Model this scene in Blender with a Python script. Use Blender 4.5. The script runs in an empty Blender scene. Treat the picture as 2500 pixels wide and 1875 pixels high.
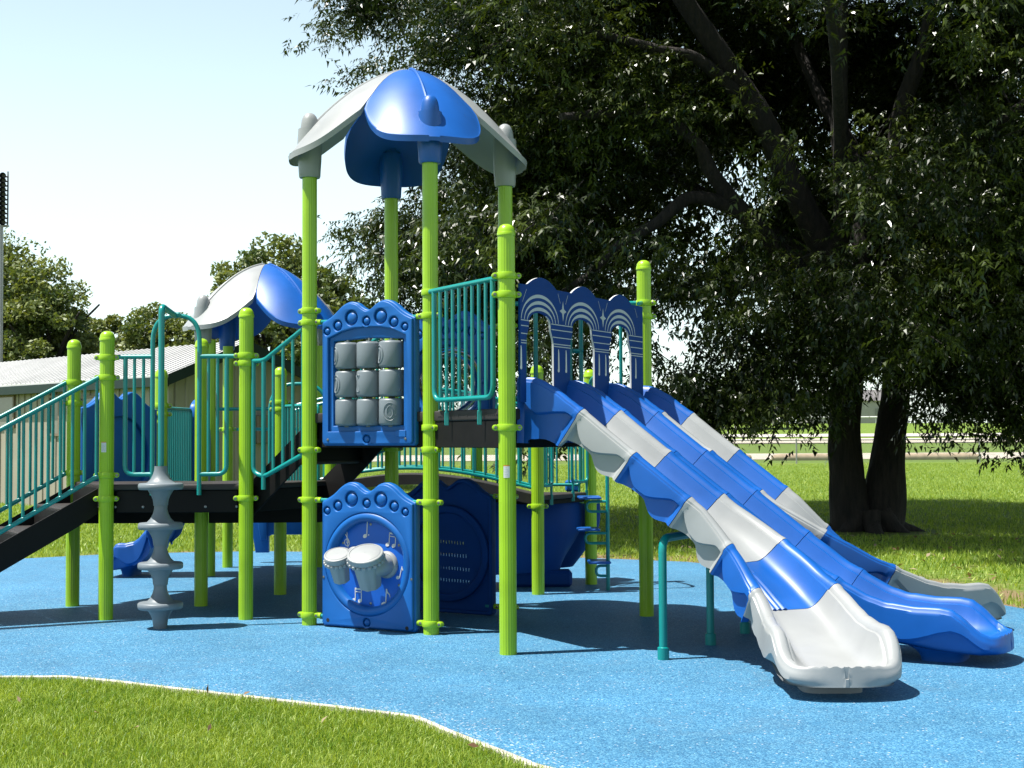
import bpy, math, random
import numpy as np
from mathutils import Matrix, Vector, noise
R = math.radians
random.seed(7)
rng = np.random.default_rng(11)
SC = bpy.context.scene
COL = SC.collection

# ------------------------------------------------------------------ camera
cam_d = bpy.data.cameras.new("camera")
cam = bpy.data.objects.new("camera", cam_d)
COL.objects.link(cam)
cam_d.sensor_width = 36.0
cam_d.lens = 3401.9 / 2500 * 36
cam_d.clip_end = 3000
_p, _r, _y = 0.0388, -0.0051, 0.0069
fw = Vector((math.sin(_y) * math.cos(_p), math.cos(_y) * math.cos(_p), math.sin(_p)))
rt0 = Vector((math.cos(_y), -math.sin(_y), 0))
up0 = rt0.cross(fw)
rt = rt0 * math.cos(_r) + up0 * math.sin(_r)
up = -rt0 * math.sin(_r) + up0 * math.cos(_r)
cam.matrix_world = Matrix(((rt.x, up.x, -fw.x, 0.589), (rt.y, up.y, -fw.y, -11.4254), (rt.z, up.z, -fw.z, 1.5922), (0, 0, 0, 1)))
SC.camera = cam

# ------------------------------------------------------------------ light
SUN_EL, SUN_DIR = R(66), Vector((-math.cos(R(14)), -math.sin(R(14)), 0))
world = bpy.data.worlds.new("World")
SC.world = world
world.use_nodes = True
nt = world.node_tree
bg = nt.nodes["Background"]
sky = nt.nodes.new("ShaderNodeTexSky")
sky.sky_type = 'NISHITA'
sky.sun_disc = False
sky.sun_elevation = SUN_EL
# rotation measured from +Y, clockwise seen from above
sky.sun_rotation = math.atan2(SUN_DIR.x, SUN_DIR.y)
sky.air_density = 1.0
sky.dust_density = 1.0
sky.ozone_density = 1.0
nt.links.new(sky.outputs[0], bg.inputs[0])
bg.inputs[1].default_value = 0.05
# summer haze: a white veil over the whole sky, thickest at the horizon, the same all the way round
tcw = nt.nodes.new("ShaderNodeTexCoord")
sep = nt.nodes.new("ShaderNodeSeparateXYZ")
nt.links.new(tcw.outputs['Generated'], sep.inputs[0])
hz = nt.nodes.new("ShaderNodeValToRGB")
hz.color_ramp.interpolation = 'EASE'
els = hz.color_ramp.elements
els[0].position, els[0].color = 0.0, (1, 1, 1, 1)
els[1].position, els[1].color = 1.0, (0.015, 0.015, 0.015, 1)
for pos_, v_ in ((0.14, .88), (0.33, .60), (0.5, .27), (0.64, .11), (0.77, .04), (0.92, .015)):
    e_ = els.new(pos_)
    e_.color = (v_, v_, v_, 1)
nt.links.new(sep.outputs[2], hz.inputs[0])
tint = nt.nodes.new("ShaderNodeMix")
tint.data_type, tint.blend_type = 'RGBA', 'MULTIPLY'
tint.inputs['Factor'].default_value = 1
tint.inputs['B'].default_value = (0.322, 0.388, 0.366, 1)
nt.links.new(hz.outputs[0], tint.inputs['A'])
bg2 = nt.nodes.new("ShaderNodeBackground")
nt.links.new(tint.outputs['Result'], bg2.inputs[0])
adds = nt.nodes.new("ShaderNodeAddShader")
nt.links.new(bg.outputs[0], adds.inputs[0])
nt.links.new(bg2.outputs[0], adds.inputs[1])
nt.links.new(adds.outputs[0], nt.nodes["World Output"].inputs[0])
sun_d = bpy.data.lights.new("sun", 'SUN')
sun_d.energy = 5.0
sun_d.angle = R(0.53)
sun_d.color = (1.0, 0.965, 0.90)
sun = bpy.data.objects.new("sun", sun_d)
COL.objects.link(sun)
sv = SUN_DIR * math.cos(SUN_EL) + Vector((0, 0, math.sin(SUN_EL)))
sun.rotation_euler = sv.to_track_quat('Z', 'Y').to_euler()
sun.location = (-10, -5, 30)
SC.view_settings.view_transform = 'Standard'
SC.view_settings.look = 'None'
SC.view_settings.gamma = 1
SC.view_settings.use_curve_mapping = False
SC.view_settings.exposure = 1.2
SC.cycles.max_bounces = 6
SC.cycles.transparent_max_bounces = 8

# ------------------------------------------------------------------ materials
def new_mat(name):
    m = bpy.data.materials.new(name)
    m.use_nodes = True
    return m, m.node_tree, m.node_tree.nodes["Principled BSDF"]

def N(nt, typ, **kw):
    n = nt.nodes.new(typ)
    for k, v in kw.items():
        setattr(n, k, v)
    return n

def mat(name, col, rough=0.4, spec=0.5, metal=0.0, bump=0.0, bscale=60, var=0.0, vscale=3.0, coat=0.0, coords='Object'):
    m, nt, p = new_mat(name)
    p.inputs['Base Color'].default_value = (*col, 1)
    p.inputs['Roughness'].default_value = rough
    p.inputs['Specular IOR Level'].default_value = spec
    p.inputs['Metallic'].default_value = metal
    p.inputs['Coat Weight'].default_value = coat
    tc = N(nt, 'ShaderNodeTexCoord')
    if var:
        no = N(nt, 'ShaderNodeTexNoise')
        no.inputs['Scale'].default_value = vscale
        no.inputs['Detail'].default_value = 6
        nt.links.new(tc.outputs[coords], no.inputs['Vector'])
        r = N(nt, 'ShaderNodeValToRGB')
        r.color_ramp.elements[0].position = 0.3
        r.color_ramp.elements[1].position = 0.7
        r.color_ramp.elements[0].color = (*[c * (1 - var) for c in col], 1)
        r.color_ramp.elements[1].color = (*[min(1, c * (1 + var)) for c in col], 1)
        nt.links.new(no.outputs[0], r.inputs[0])
        nt.links.new(r.outputs[0], p.inputs['Base Color'])
        mr = N(nt, 'ShaderNodeMapRange')
        mr.inputs['To Min'].default_value = rough * 0.85
        mr.inputs['To Max'].default_value = min(1, rough * 1.2)
        nt.links.new(no.outputs[0], mr.inputs['Value'])
        nt.links.new(mr.outputs[0], p.inputs['Roughness'])
    if bump:
        nb = N(nt, 'ShaderNodeTexNoise')
        nb.inputs['Scale'].default_value = bscale
        nb.inputs['Detail'].default_value = 4
        nt.links.new(tc.outputs[coords], nb.inputs['Vector'])
        b = N(nt, 'ShaderNodeBump')
        b.inputs['Strength'].default_value = bump
        b.inputs['Distance'].default_value = 0.01
        nt.links.new(nb.outputs[0], b.inputs['Height'])
        nt.links.new(b.outputs[0], p.inputs['Normal'])
    return m

M = {}
M['lime'] = mat('lime_powder_coat', (0.36, 0.62, 0.016), 0.30, 0.45, var=0.12, vscale=3, bump=0.02, bscale=150)
M['teal'] = mat('teal_powder_coat', (0.0, 0.29, 0.27), 0.3, 0.5, var=0.06, vscale=5)
M['blue'] = mat('blue_moulded_plastic', (0.0012, 0.108, 0.46), 0.42, 0.45, var=0.16, vscale=2.2, bump=0.03, bscale=220)
M['blue_panel'] = mat('blue_panel_plastic', (0.008, 0.135, 0.47), 0.42, 0.28, var=0.08, vscale=4, bump=0.03, bscale=220)
M['blue_plate'] = mat('bright_blue_sheet', (0.002, 0.135, 0.66), 0.5, 0.4, var=0.05, vscale=4)
M['navy'] = mat('navy_sheet_plastic', (0.004, 0.056, 0.26), 0.6, 0.12, var=0.06, vscale=5)
M['grey'] = mat('grey_moulded_plastic', (0.37, 0.385, 0.385), 0.40, 0.45, var=0.10, vscale=2.5, bump=0.03, bscale=220)
M['grey_dark'] = mat('slate_grey_plastic', (0.20, 0.235, 0.26), 0.42, 0.45, var=0.06, vscale=4, bump=0.03, bscale=220)
M['white'] = mat('white_sheet_plastic', (0.80, 0.80, 0.78), 0.5, 0.4, var=0.03)
M['inlay'] = mat('pale_grey_inlay', (0.55, 0.60, 0.63), 0.5, 0.4, var=0.03)
M['skirt'] = mat('shaded_vinyl_coating', (0.006, 0.005, 0.0045), 0.65, 0.2, var=0.2, vscale=8)  # deck coating with shade put into its colour, for skirts, stringers and risers
M['deck'] = mat('brown_black_vinyl_coating', (0.040, 0.034, 0.032), 0.6, 0.3, var=0.2, vscale=8, bump=0.1, bscale=90)
M['bolt'] = mat('bolt_steel', (0.30, 0.30, 0.29), 0.3, 0.5, metal=0.9)
M['dark'] = mat('dark_hole', (0.01, 0.01, 0.01), 0.8)
M['orange'] = mat('orange_print', (0.75, 0.25, 0.03), 0.5)

def glass_mat():
    m = bpy.data.materials.new('clear_polycarbonate')
    m.use_nodes = True
    nt = m.node_tree
    nt.nodes.clear()
    o = N(nt, 'ShaderNodeOutputMaterial')
    t = N(nt, 'ShaderNodeBsdfTransparent')
    t.inputs[0].default_value = (0.90, 0.95, 0.95, 1)
    g = N(nt, 'ShaderNodeBsdfGlossy')
    g.inputs['Roughness'].default_value = 0.05
    f = N(nt, 'ShaderNodeFresnel')
    f.inputs[0].default_value = 1.5
    mx = N(nt, 'ShaderNodeMixShader')
    nt.links.new(f.outputs[0], mx.inputs[0])
    nt.links.new(t.outputs[0], mx.inputs[1])
    nt.links.new(g.outputs[0], mx.inputs[2])
    nt.links.new(mx.outputs[0], o.inputs[0])
    return m
M['glass'] = glass_mat()

def rubber_mat():
    m, nt, p = new_mat('blue_rubber_granules')
    tc = N(nt, 'ShaderNodeTexCoord')
    def vor(scale):
        v = N(nt, 'ShaderNodeTexVoronoi')
        v.inputs['Scale'].default_value = scale
        nt.links.new(tc.outputs['Object'], v.inputs['Vector'])
        return v
    v1, v2 = vor(120), vor(62)
    ramp = N(nt, 'ShaderNodeValToRGB')
    e = ramp.color_ramp.elements
    e[0].position, e[0].color = 0.0, (0.024, 0.115, 0.245, 1)
    e[1].position, e[1].color = 1.0, (0.17, 0.42, 0.58, 1)
    a = e.new(0.35); a.color = (0.046, 0.20, 0.37, 1)
    a = e.new(0.75); a.color = (0.075, 0.27, 0.455, 1)
    sp = N(nt, 'ShaderNodeSeparateColor')
    nt.links.new(v1.outputs['Color'], sp.inputs[0])
    nt.links.new(sp.outputs[0], ramp.inputs[0])
    # sparse pale granules
    sp2 = N(nt, 'ShaderNodeSeparateColor')
    nt.links.new(v2.outputs['Color'], sp2.inputs[0])
    at = N(nt, 'ShaderNodeAttribute', attribute_name='edge')
    thr = N(nt, 'ShaderNodeMapRange')
    thr.inputs['To Min'].default_value = 0.975
    thr.inputs['To Max'].default_value = 0.62
    nt.links.new(at.outputs['Fac'], thr.inputs['Value'])
    gt = N(nt, 'ShaderNodeMath', operation='GREATER_THAN')
    nt.links.new(sp2.outputs[1], gt.inputs[0])
    nt.links.new(thr.outputs[0], gt.inputs[1])
    dot = N(nt, 'ShaderNodeMath', operation='LESS_THAN')
    nt.links.new(v2.outputs['Distance'], dot.inputs[0])
    dot.inputs[1].default_value = 0.42
    ml = N(nt, 'ShaderNodeMath', operation='MULTIPLY')
    nt.links.new(gt.outputs[0], ml.inputs[0])
    nt.links.new(dot.outputs[0], ml.inputs[1])
    mix = N(nt, 'ShaderNodeMix', data_type='RGBA')
    nt.links.new(ml.outputs[0], mix.inputs['Factor'])
    nt.links.new(ramp.outputs[0], mix.inputs['A'])
    mix.inputs['B'].default_value = (0.44, 0.54, 0.64, 1)
    # broad wear
    no = N(nt, 'ShaderNodeTexNoise')
    no.inputs['Scale'].default_value = 0.9
    no.inputs['Detail'].default_value = 8
    no.inputs['Roughness'].default_value = 0.65
    nt.links.new(tc.outputs['Object'], no.inputs['Vector'])
    mr = N(nt, 'ShaderNodeMapRange')
    mr.inputs['From Min'].default_value = 0.3
    mr.inputs['From Max'].default_value = 0.7
    mr.inputs['To Min'].default_value = 0.80
    mr.inputs['To Max'].default_value = 1.16
    nt.links.new(no.outputs[0], mr.inputs['Value'])
    mu = N(nt, 'ShaderNodeMix', data_type='RGBA', blend_type='MULTIPLY')
    mu.inputs['Factor'].default_value = 1
    nt.links.new(mix.outputs['Result'], mu.inputs['A'])
    nt.links.new(mr.outputs[0], mu.inputs['B'])
    # dusty scuffs and tracked-in soil
    nd = N(nt, 'ShaderNodeTexNoise')
    nd.inputs['Scale'].default_value = 1.7
    nd.inputs['Detail'].default_value = 11
    nd.inputs['Roughness'].default_value = 0.72
    nd.inputs['Distortion'].default_value = 0.6
    nt.links.new(tc.outputs['Object'], nd.inputs['Vector'])
    md = N(nt, 'ShaderNodeMapRange')
    md.inputs['From Min'].default_value = 0.54
    md.inputs['From Max'].default_value = 0.78
    md.inputs['To Max'].default_value = 0.55
    nt.links.new(nd.outputs[0], md.inputs['Value'])
    dm = N(nt, 'ShaderNodeMix', data_type='RGBA')
    nt.links.new(md.outputs[0], dm.inputs['Factor'])
    nt.links.new(mu.outputs['Result'], dm.inputs['A'])
    dm.inputs['B'].default_value = (0.10, 0.19, 0.27, 1)
    nt.links.new(dm.outputs['Result'], p.inputs['Base Color'])
    p.inputs['Roughness'].default_value = 0.62
    p.inputs['Specular IOR Level'].default_value = 0.35
    b = N(nt, 'ShaderNodeBump')
    b.inputs['Strength'].default_value = 0.55
    b.inputs['Distance'].default_value = 0.006
    b.invert = True
    nt.links.new(v1.outputs['Distance'], b.inputs['Height'])
    nt.links.new(b.outputs[0], p.inputs['Normal'])
    return m
M['rubber'] = rubber_mat()

def lawn_mat():
    m, nt, p = new_mat('mown_lawn')
    tc = N(nt, 'ShaderNodeTexCoord')
    def noi(s, d=8, rg=0.6):
        n = N(nt, 'ShaderNodeTexNoise')
        n.inputs['Scale'].default_value = s
        n.inputs['Detail'].default_value = d
        n.inputs['Roughness'].default_value = rg
        nt.links.new(tc.outputs['Object'], n.inputs['Vector'])
        return n
    n1, n2, n3 = noi(9, 9, 0.75), noi(0.55, 6), noi(60, 3, 0.7)
    r1 = N(nt, 'ShaderNodeValToRGB')
    e = r1.color_ramp.elements
    e[0].position, e[0].color = 0.34, (0.075, 0.14, 0.016, 1)
    e[1].position, e[1].color = 0.68, (0.30, 0.37, 0.075, 1)
    a = e.new(0.5); a.color = (0.165, 0.26, 0.034, 1)
    nt.links.new(n1.outputs[0], r1.inputs[0])
    r3 = N(nt, 'ShaderNodeMapRange')
    r3.inputs['From Min'].default_value = 0.3
    r3.inputs['From Max'].default_value = 0.7
    r3.inputs['To Min'].default_value = 0.62
    r3.inputs['To Max'].default_value = 1.3
    nt.links.new(n3.outputs[0], r3.inputs['Value'])
    mu = N(nt, 'ShaderNodeMix', data_type='RGBA', blend_type='MULTIPLY')
    mu.inputs['Factor'].default_value = 1
    nt.links.new(r1.outputs[0], mu.inputs['A'])
    nt.links.new(r3.outputs[0], mu.inputs['B'])
    # dry soil patches, more of them beside the rubber edge
    at = N(nt, 'ShaderNodeAttribute', attribute_name='dry')
    add = N(nt, 'ShaderNodeMath', operation='ADD')
    nt.links.new(n2.outputs[0], add.inputs[0])
    nt.links.new(at.outputs['Fac'], add.inputs[1])
    ad2 = N(nt, 'ShaderNodeMath', operation='MULTIPLY_ADD')
    nt.links.new(n1.outputs[0], ad2.inputs[0])
    ad2.inputs[1].default_value = 0.35
    nt.links.new(add.outputs[0], ad2.inputs[2])
    rr = N(nt, 'ShaderNodeMapRange')
    rr.inputs['From Min'].default_value = 0.90
    rr.inputs['From Max'].default_value = 1.10
    nt.links.new(ad2.outputs[0], rr.inputs['Value'])
    mx = N(nt, 'ShaderNodeMix', data_type='RGBA')
    nt.links.new(rr.outputs[0], mx.inputs['Factor'])
    nt.links.new(mu.outputs['Result'], mx.inputs['A'])
    mx.inputs['B'].default_value = (0.30, 0.215, 0.12, 1)
    nt.links.new(mx.outputs['Result'], p.inputs['Base Color'])
    p.inputs['Roughness'].default_value = 0.9
    p.inputs['Specular IOR Level'].default_value = 0.15
    b = N(nt, 'ShaderNodeBump')
    b.inputs['Strength'].default_value = 0.9
    b.inputs['Distance'].default_value = 0.05
    nt.links.new(n1.outputs[0], b.inputs['Height'])
    nt.links.new(b.outputs[0], p.inputs['Normal'])
    return m
M['lawn'] = lawn_mat()

def leaf_mat(name, c1, c2, trans=0.25, rough=0.38, spec=0.5):
    """leaf colour runs between c1 and c2 by a random value stored on each leaf"""
    m, nt, p = new_mat(name)
    at = N(nt, 'ShaderNodeAttribute', attribute_name='tint')
    mx = N(nt, 'ShaderNodeMix', data_type='RGBA')
    mx.inputs['A'].default_value = (*c1, 1)
    mx.inputs['B'].default_value = (*c2, 1)
    nt.links.new(at.outputs['Fac'], mx.inputs['Factor'])
    nt.links.new(mx.outputs['Result'], p.inputs['Base Color'])
    p.inputs['Roughness'].default_value = rough
    p.inputs['Specular IOR Level'].default_value = spec
    tr = N(nt, 'ShaderNodeBsdfTranslucent')
    hs = N(nt, 'ShaderNodeMix', data_type='RGBA', blend_type='MULTIPLY')
    hs.inputs['Factor'].default_value = 1
    hs.inputs['B'].default_value = (1.7, 1.6, 0.5, 1)
    nt.links.new(mx.outputs['Result'], hs.inputs['A'])
    nt.links.new(hs.outputs['Result'], tr.inputs[0])
    ms = N(nt, 'ShaderNodeMixShader')
    ms.inputs[0].default_value = trans
    out = nt.nodes["Material Output"]
    nt.links.new(p.outputs[0], ms.inputs[1])
    nt.links.new(tr.outputs[0], ms.inputs[2])
    nt.links.new(ms.outputs[0], out.inputs[0])
    return m
M['pecan'] = leaf_mat('pecan_leaf', (0.009, 0.021, 0.005), (0.085, 0.118, 0.018), 0.17, 0.30, 0.36)
M['far_leaf'] = leaf_mat('far_tree_leaf', (0.065, 0.115, 0.032), (0.27, 0.31, 0.085), 0.22, 0.5, 0.4)
M['blade'] = leaf_mat('grass_blade', (0.115, 0.26, 0.013), (0.46, 0.57, 0.085), 0.3, 0.5, 0.35)
M['litter'] = leaf_mat('dry_leaf', (0.16, 0.07, 0.03), (0.42, 0.34, 0.22), 0.1, 0.7, 0.3)

def bark_mat():
    m, nt, p = new_mat('furrowed_bark')
    tc = N(nt, 'ShaderNodeTexCoord')
    mp = N(nt, 'ShaderNodeMapping')
    mp.inputs['Scale'].default_value = (14, 14, 2.2)
    nt.links.new(tc.outputs['Object'], mp.inputs[0])
    no = N(nt, 'ShaderNodeTexNoise')
    no.inputs['Scale'].default_value = 1
    no.inputs['Detail'].default_value = 8
    no.inputs['Roughness'].default_value = 0.7
    nt.links.new(mp.outputs[0], no.inputs['Vector'])
    r = N(nt, 'ShaderNodeValToRGB')
    r.color_ramp.elements[0].position = 0.35
    r.color_ramp.elements[0].color = (0.005, 0.004, 0.0035, 1)
    r.color_ramp.elements[1].position = 0.7
    r.color_ramp.elements[1].color = (0.050, 0.037, 0.030, 1)
    nt.links.new(no.outputs[0], r.inputs[0])
    nt.links.new(r.outputs[0], p.inputs['Base Color'])
    p.inputs['Roughness'].default_value = 0.9
    b = N(nt, 'ShaderNodeBump')
    b.inputs['Strength'].default_value = 1
    b.inputs['Distance'].default_value = 0.06
    nt.links.new(no.outputs[0], b.inputs['Height'])
    nt.links.new(b.outputs[0], p.inputs['Normal'])
    return m
M['bark'] = bark_mat()
M['concrete'] = mat('pale_concrete', (0.58, 0.54, 0.48), 0.85, 0.2, var=0.22, vscale=7, bump=0.3, bscale=40)
M['path'] = mat('pale_gravel_path', (0.62, 0.55, 0.46), 0.9, 0.2, var=0.15, vscale=0.6, bump=0.3, bscale=20)
M['kerb_white'] = mat('worn_white_edging', (0.62, 0.58, 0.50), 0.85, 0.2, var=0.35, vscale=9, bump=0.3, bscale=60)
M['sandstone'] = mat('sand_coloured_stone', (0.52, 0.40, 0.28), 0.9, 0.2, var=0.2, vscale=4, bump=0.4, bscale=12)
M['tan_metal'] = mat('tan_painted_steel', (0.40, 0.365, 0.295), 0.5, 0.4, var=0.08, vscale=1.5)
M['roof_metal'] = mat('galvanised_roof', (0.72, 0.72, 0.71), 0.5, 0.5, metal=0.0, var=0.1, vscale=0.8)
M['trim_green'] = mat('shaded_green_trim', (0.006, 0.026, 0.022), 0.5, 0.4, var=0.1)  # dark green paint, darkened further to include the shadow under the eaves
M['pane'] = mat('dusty_window_pane', (0.20, 0.21, 0.18), 0.15, 0.6, var=0.1)
M['window_trim'] = mat('brown_window_frame', (0.23, 0.17, 0.12), 0.5, var=0.1)
M['steel'] = mat('galvanised_steel', (0.42, 0.42, 0.41), 0.4, 0.5, metal=0.5, var=0.1)
M['lamp_black'] = mat('black_lamp_housing', (0.012, 0.015, 0.02), 0.4)
M['lamp_lens'] = mat('lamp_reflector', (0.75, 0.77, 0.78), 0.2, 0.6)
M['pale_wall'] = mat('pale_render_wall', (0.50, 0.47, 0.45), 0.8, 0.2, var=0.06)
M['pale_roof'] = mat('grey_shingle_roof', (0.20, 0.19, 0.19), 0.8, 0.2, var=0.1)
M['white_paint'] = mat('white_painted_tube', (0.78, 0.78, 0.76), 0.4)

# the exposure is set for bright noon sun: one albedo scale keeps all pigments in step with it
ALBEDO = 0.66
def scale_pigments():
    for m in M.values():
        for n in m.node_tree.nodes:
            if n.type == 'VALTORGB':
                for e in n.color_ramp.elements:
                    e.color = (*[c * ALBEDO for c in e.color[:3]], 1)
            elif n.type == 'BSDF_PRINCIPLED' and not n.inputs['Base Color'].is_linked:
                n.inputs['Base Color'].default_value = (*[c * ALBEDO for c in n.inputs['Base Color'].default_value[:3]], 1)
            elif n.type == 'MIX' and n.data_type == 'RGBA' and n.blend_type == 'MIX':
                for k in ('A', 'B'):
                    i = n.inputs[6 if k == 'A' else 7]
                    if not i.is_linked:
                        i.default_value = (*[c * ALBEDO for c in i.default_value[:3]], 1)
scale_pigments()

# ------------------------------------------------------------------ helpers
def tag(o, label=None, cat=None, group=None, kind=None):
    for k, v in (('label', label), ('category', cat), ('group', group), ('kind', kind)):
        if v:
            o[k] = v
    return o

def empty(name, loc=(0, 0, 0)):
    o = bpy.data.objects.new(name, None)
    COL.objects.link(o)
    o.location = loc
    return o

def link(name, me, parent=None, mw=None):
    """link a mesh object; mw is its world matrix"""
    o = bpy.data.objects.new(name, me)
    COL.objects.link(o)
    mw = mw or Matrix()
    if parent is not None:
        o.parent = parent
        o.matrix_basis = WM.get(parent.name, Matrix()).inverted() @ mw
    else:
        o.matrix_basis = mw
    WM[o.name] = mw.copy()
    return o
WM = {}

class MB:
    def __init__(self):
        self.v, self.f = [], []
    def add(self, vs, fs):
        b = len(self.v)
        self.v += [tuple(x) for x in vs]
        self.f += [tuple(i + b for i in f) for f in fs]
        return self
    def box(self, c, s, rz=0.0, m=None):
        hx, hy, hz = s[0] / 2, s[1] / 2, s[2] / 2
        mm = m or (Matrix.Translation(c) @ Matrix.Rotation(rz, 4, 'Z'))
        vs = [mm @ Vector((x, y, z)) for x in (-hx, hx) for y in (-hy, hy) for z in (-hz, hz)]
        return self.add(vs, [(0, 1, 3, 2), (4, 6, 7, 5), (0, 4, 5, 1), (2, 3, 7, 6), (0, 2, 6, 4), (1, 5, 7, 3)])
    def bbox(self, c, s, bev=0.01, rz=0.0):
        """box with chamfered edges"""
        hx, hy, hz = [a / 2 for a in s]
        b = min(bev, hx * .9, hy * .9, hz * .9)
        mm = Matrix.Translation(c) @ Matrix.Rotation(rz, 4, 'Z')
        vs = []
        idx = {}
        for sx in (-1, 1):
            for sy in (-1, 1):
                for sz in (-1, 1):
                    idx[sx, sy, sz] = len(vs)
                    vs += [mm @ Vector((sx * hx, sy * (hy - b), sz * (hz - b))), mm @ Vector((sx * (hx - b), sy * hy, sz * (hz - b))), mm @ Vector((sx * (hx - b), sy * (hy - b), sz * hz))]
        g = lambda a, b_, c_, k: idx[a, b_, c_] + k
        fs = []
        for s_ in (-1, 1):
            fs.append(tuple(g(s_, y, z, 0) for y, z in ((-1, -1), (1, -1), (1, 1), (-1, 1))))
            fs.append(tuple(g(x, s_, z, 1) for x, z in ((-1, -1), (1, -1), (1, 1), (-1, 1))))
            fs.append(tuple(g(x, y, s_, 2) for x, y in ((-1, -1), (1, -1), (1, 1), (-1, 1))))
        for a in (-1, 1):
            for c_ in (-1, 1):
                fs.append((g(a, c_, -1, 0), g(a, c_, -1, 1), g(a, c_, 1, 1), g(a, c_, 1, 0)))
                fs.append((g(a, -1, c_, 0), g(a, -1, c_, 2), g(a, 1, c_, 2), g(a, 1, c_, 0)))
                fs.append((g(-1, a, c_, 1), g(-1, a, c_, 2), g(1, a, c_, 2), g(1, a, c_, 1)))
        for k in idx.values():
            fs.append((k, k + 1, k + 2))
        return self.add(vs, fs)
    def tube(self, pts, r, seg=10, cap=True, closed=False):
        P = [Vector(p) for p in pts]
        n = len(P)
        rs = r if hasattr(r, '__len__') else [r] * n
        T = []
        for i in range(n):
            if closed:
                t = P[(i + 1) % n] - P[i - 1]
            else:
                t = P[min(i + 1, n - 1)] - P[max(i - 1, 0)]
            T.append(t.normalized())
        u = T[0].orthogonal().normalized()
        vs = []
        for i in range(n):
            u = (u - T[i] * u.dot(T[i]))
            u = u.normalized() if u.length > 1e-6 else T[i].orthogonal().normalized()
            w = T[i].cross(u)
            for k in range(seg):
                a = 2 * math.pi * k / seg
                vs.append(P[i] + (u * math.cos(a) + w * math.sin(a)) * rs[i])
        fs = []
        for i in range(n if closed else n - 1):
            j = (i + 1) % n
            for k in range(seg):
                k2 = (k + 1) % seg
                fs.append((i * seg + k, i * seg + k2, j * seg + k2, j * seg + k))
        if cap and not closed:
            fs.append(tuple(range(seg))[::-1])
            fs.append(tuple((n - 1) * seg + k for k in range(seg)))
        return self.add(vs, fs)
    def lathe(self, prof, seg=24, m=None):
        """prof: list of (r, z); closed at ends when r == 0"""
        m = m or Matrix()
        vs, rows = [], []
        for r_, z in prof:
            if r_ < 1e-6:
                rows.append([len(vs)])
                vs.append(m @ Vector((0, 0, z)))
            else:
                rows.append(list(range(len(vs), len(vs) + seg)))
                for k in range(seg):
                    a = 2 * math.pi * k / seg
                    vs.append(m @ Vector((r_ * math.cos(a), r_ * math.sin(a), z)))
        fs = []
        for a, b in zip(rows[:-1], rows[1:]):
            for k in range(seg):
                k2 = (k + 1) % seg
                if len(a) == 1 and len(b) == 1:
                    continue
                if len(a) == 1:
                    fs.append((a[0], b[k2], b[k]))
                elif len(b) == 1:
                    fs.append((a[k], a[k2], b[0]))
                else:
                    fs.append((a[k], a[k2], b[k2], b[k]))
        return self.add(vs, fs)
    def grid(self, rows, closed=False):
        nr, nc = len(rows), len(rows[0])
        vs = [p for r_ in rows for p in r_]
        fs = []
        for i in range(nr - 1):
            for j in range(nc if closed else nc - 1):
                j2 = (j + 1) % nc
                fs.append((i * nc + j, i * nc + j2, (i + 1) * nc + j2, (i + 1) * nc + j))
        return self.add(vs, fs)
    def mesh(self, name, m, smooth=35):
        me = bpy.data.meshes.new(name)
        me.from_pydata(self.v, [], self.f)
        fix_normals(me)
        finish(me, m, smooth)
        return me
    def build(self, name, m, parent=None, smooth=35, mw=None):
        return link(name, self.mesh(name, m, smooth), parent, mw)

import bmesh
def fix_normals(me):
    b = bmesh.new()
    b.from_mesh(me)
    bmesh.ops.recalc_face_normals(b, faces=b.faces)
    b.to_mesh(me)
    b.free()

def finish(me, m, smooth=35):
    me.materials.append(m)
    if smooth:
        me.shade_smooth()
        me.set_sharp_from_angle(angle=R(smooth))
    me.update()

def fast_mesh(name, verts, quads=None, tris=None, m=None, attrs=None, smooth=False):
    """numpy arrays to a mesh; attrs: {name: per-vertex float array}"""
    me = bpy.data.meshes.new(name)
    verts = np.asarray(verts, np.float32)
    me.vertices.add(len(verts))
    me.vertices.foreach_set('co', verts.ravel())
    loops, starts, tot = [], [], 0
    if quads is not None and len(quads):
        q = np.asarray(quads, np.int32)
        loops.append(q.ravel())
        starts.append(np.arange(len(q)) * 4)
        tot = q.size
    if tris is not None and len(tris):
        t = np.asarray(tris, np.int32)
        loops.append(t.ravel())
        starts.append(tot + np.arange(len(t)) * 3)
    loops, starts = np.concatenate(loops), np.concatenate(starts)
    me.loops.add(len(loops))
    me.loops.foreach_set('vertex_index', loops.astype(np.int32))
    me.polygons.add(len(starts))
    me.polygons.foreach_set('loop_start', starts.astype(np.int32))
    me.update(calc_edges=True)
    for k, a in (attrs or {}).items():
        at = me.attributes.new(k, 'FLOAT', 'POINT')
        at.data.foreach_set('value', np.asarray(a, np.float32))
    me.materials.append(m)
    if smooth:
        me.shade_smooth()
    return me

def cr(pts, n=8, closed=False):
    """Catmull-Rom through pts"""
    P = [Vector(p) for p in pts]
    out = []
    L = len(P)
    for i in range(L if closed else L - 1):
        p0, p1, p2, p3 = (P[(i - 1) % L], P[i], P[(i + 1) % L], P[(i + 2) % L]) if closed else (P[max(i - 1, 0)], P[i], P[i + 1], P[min(i + 2, L - 1)])
        for k in range(n):
            t = k / n
            out.append(0.5 * ((2 * p1) + (p2 - p0) * t + (2 * p0 - 5 * p1 + 4 * p2 - p3) * t * t + (3 * p1 - p0 - 3 * p2 + p3) * t ** 3))
    if not closed:
        out.append(P[-1])
    return out

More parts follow.
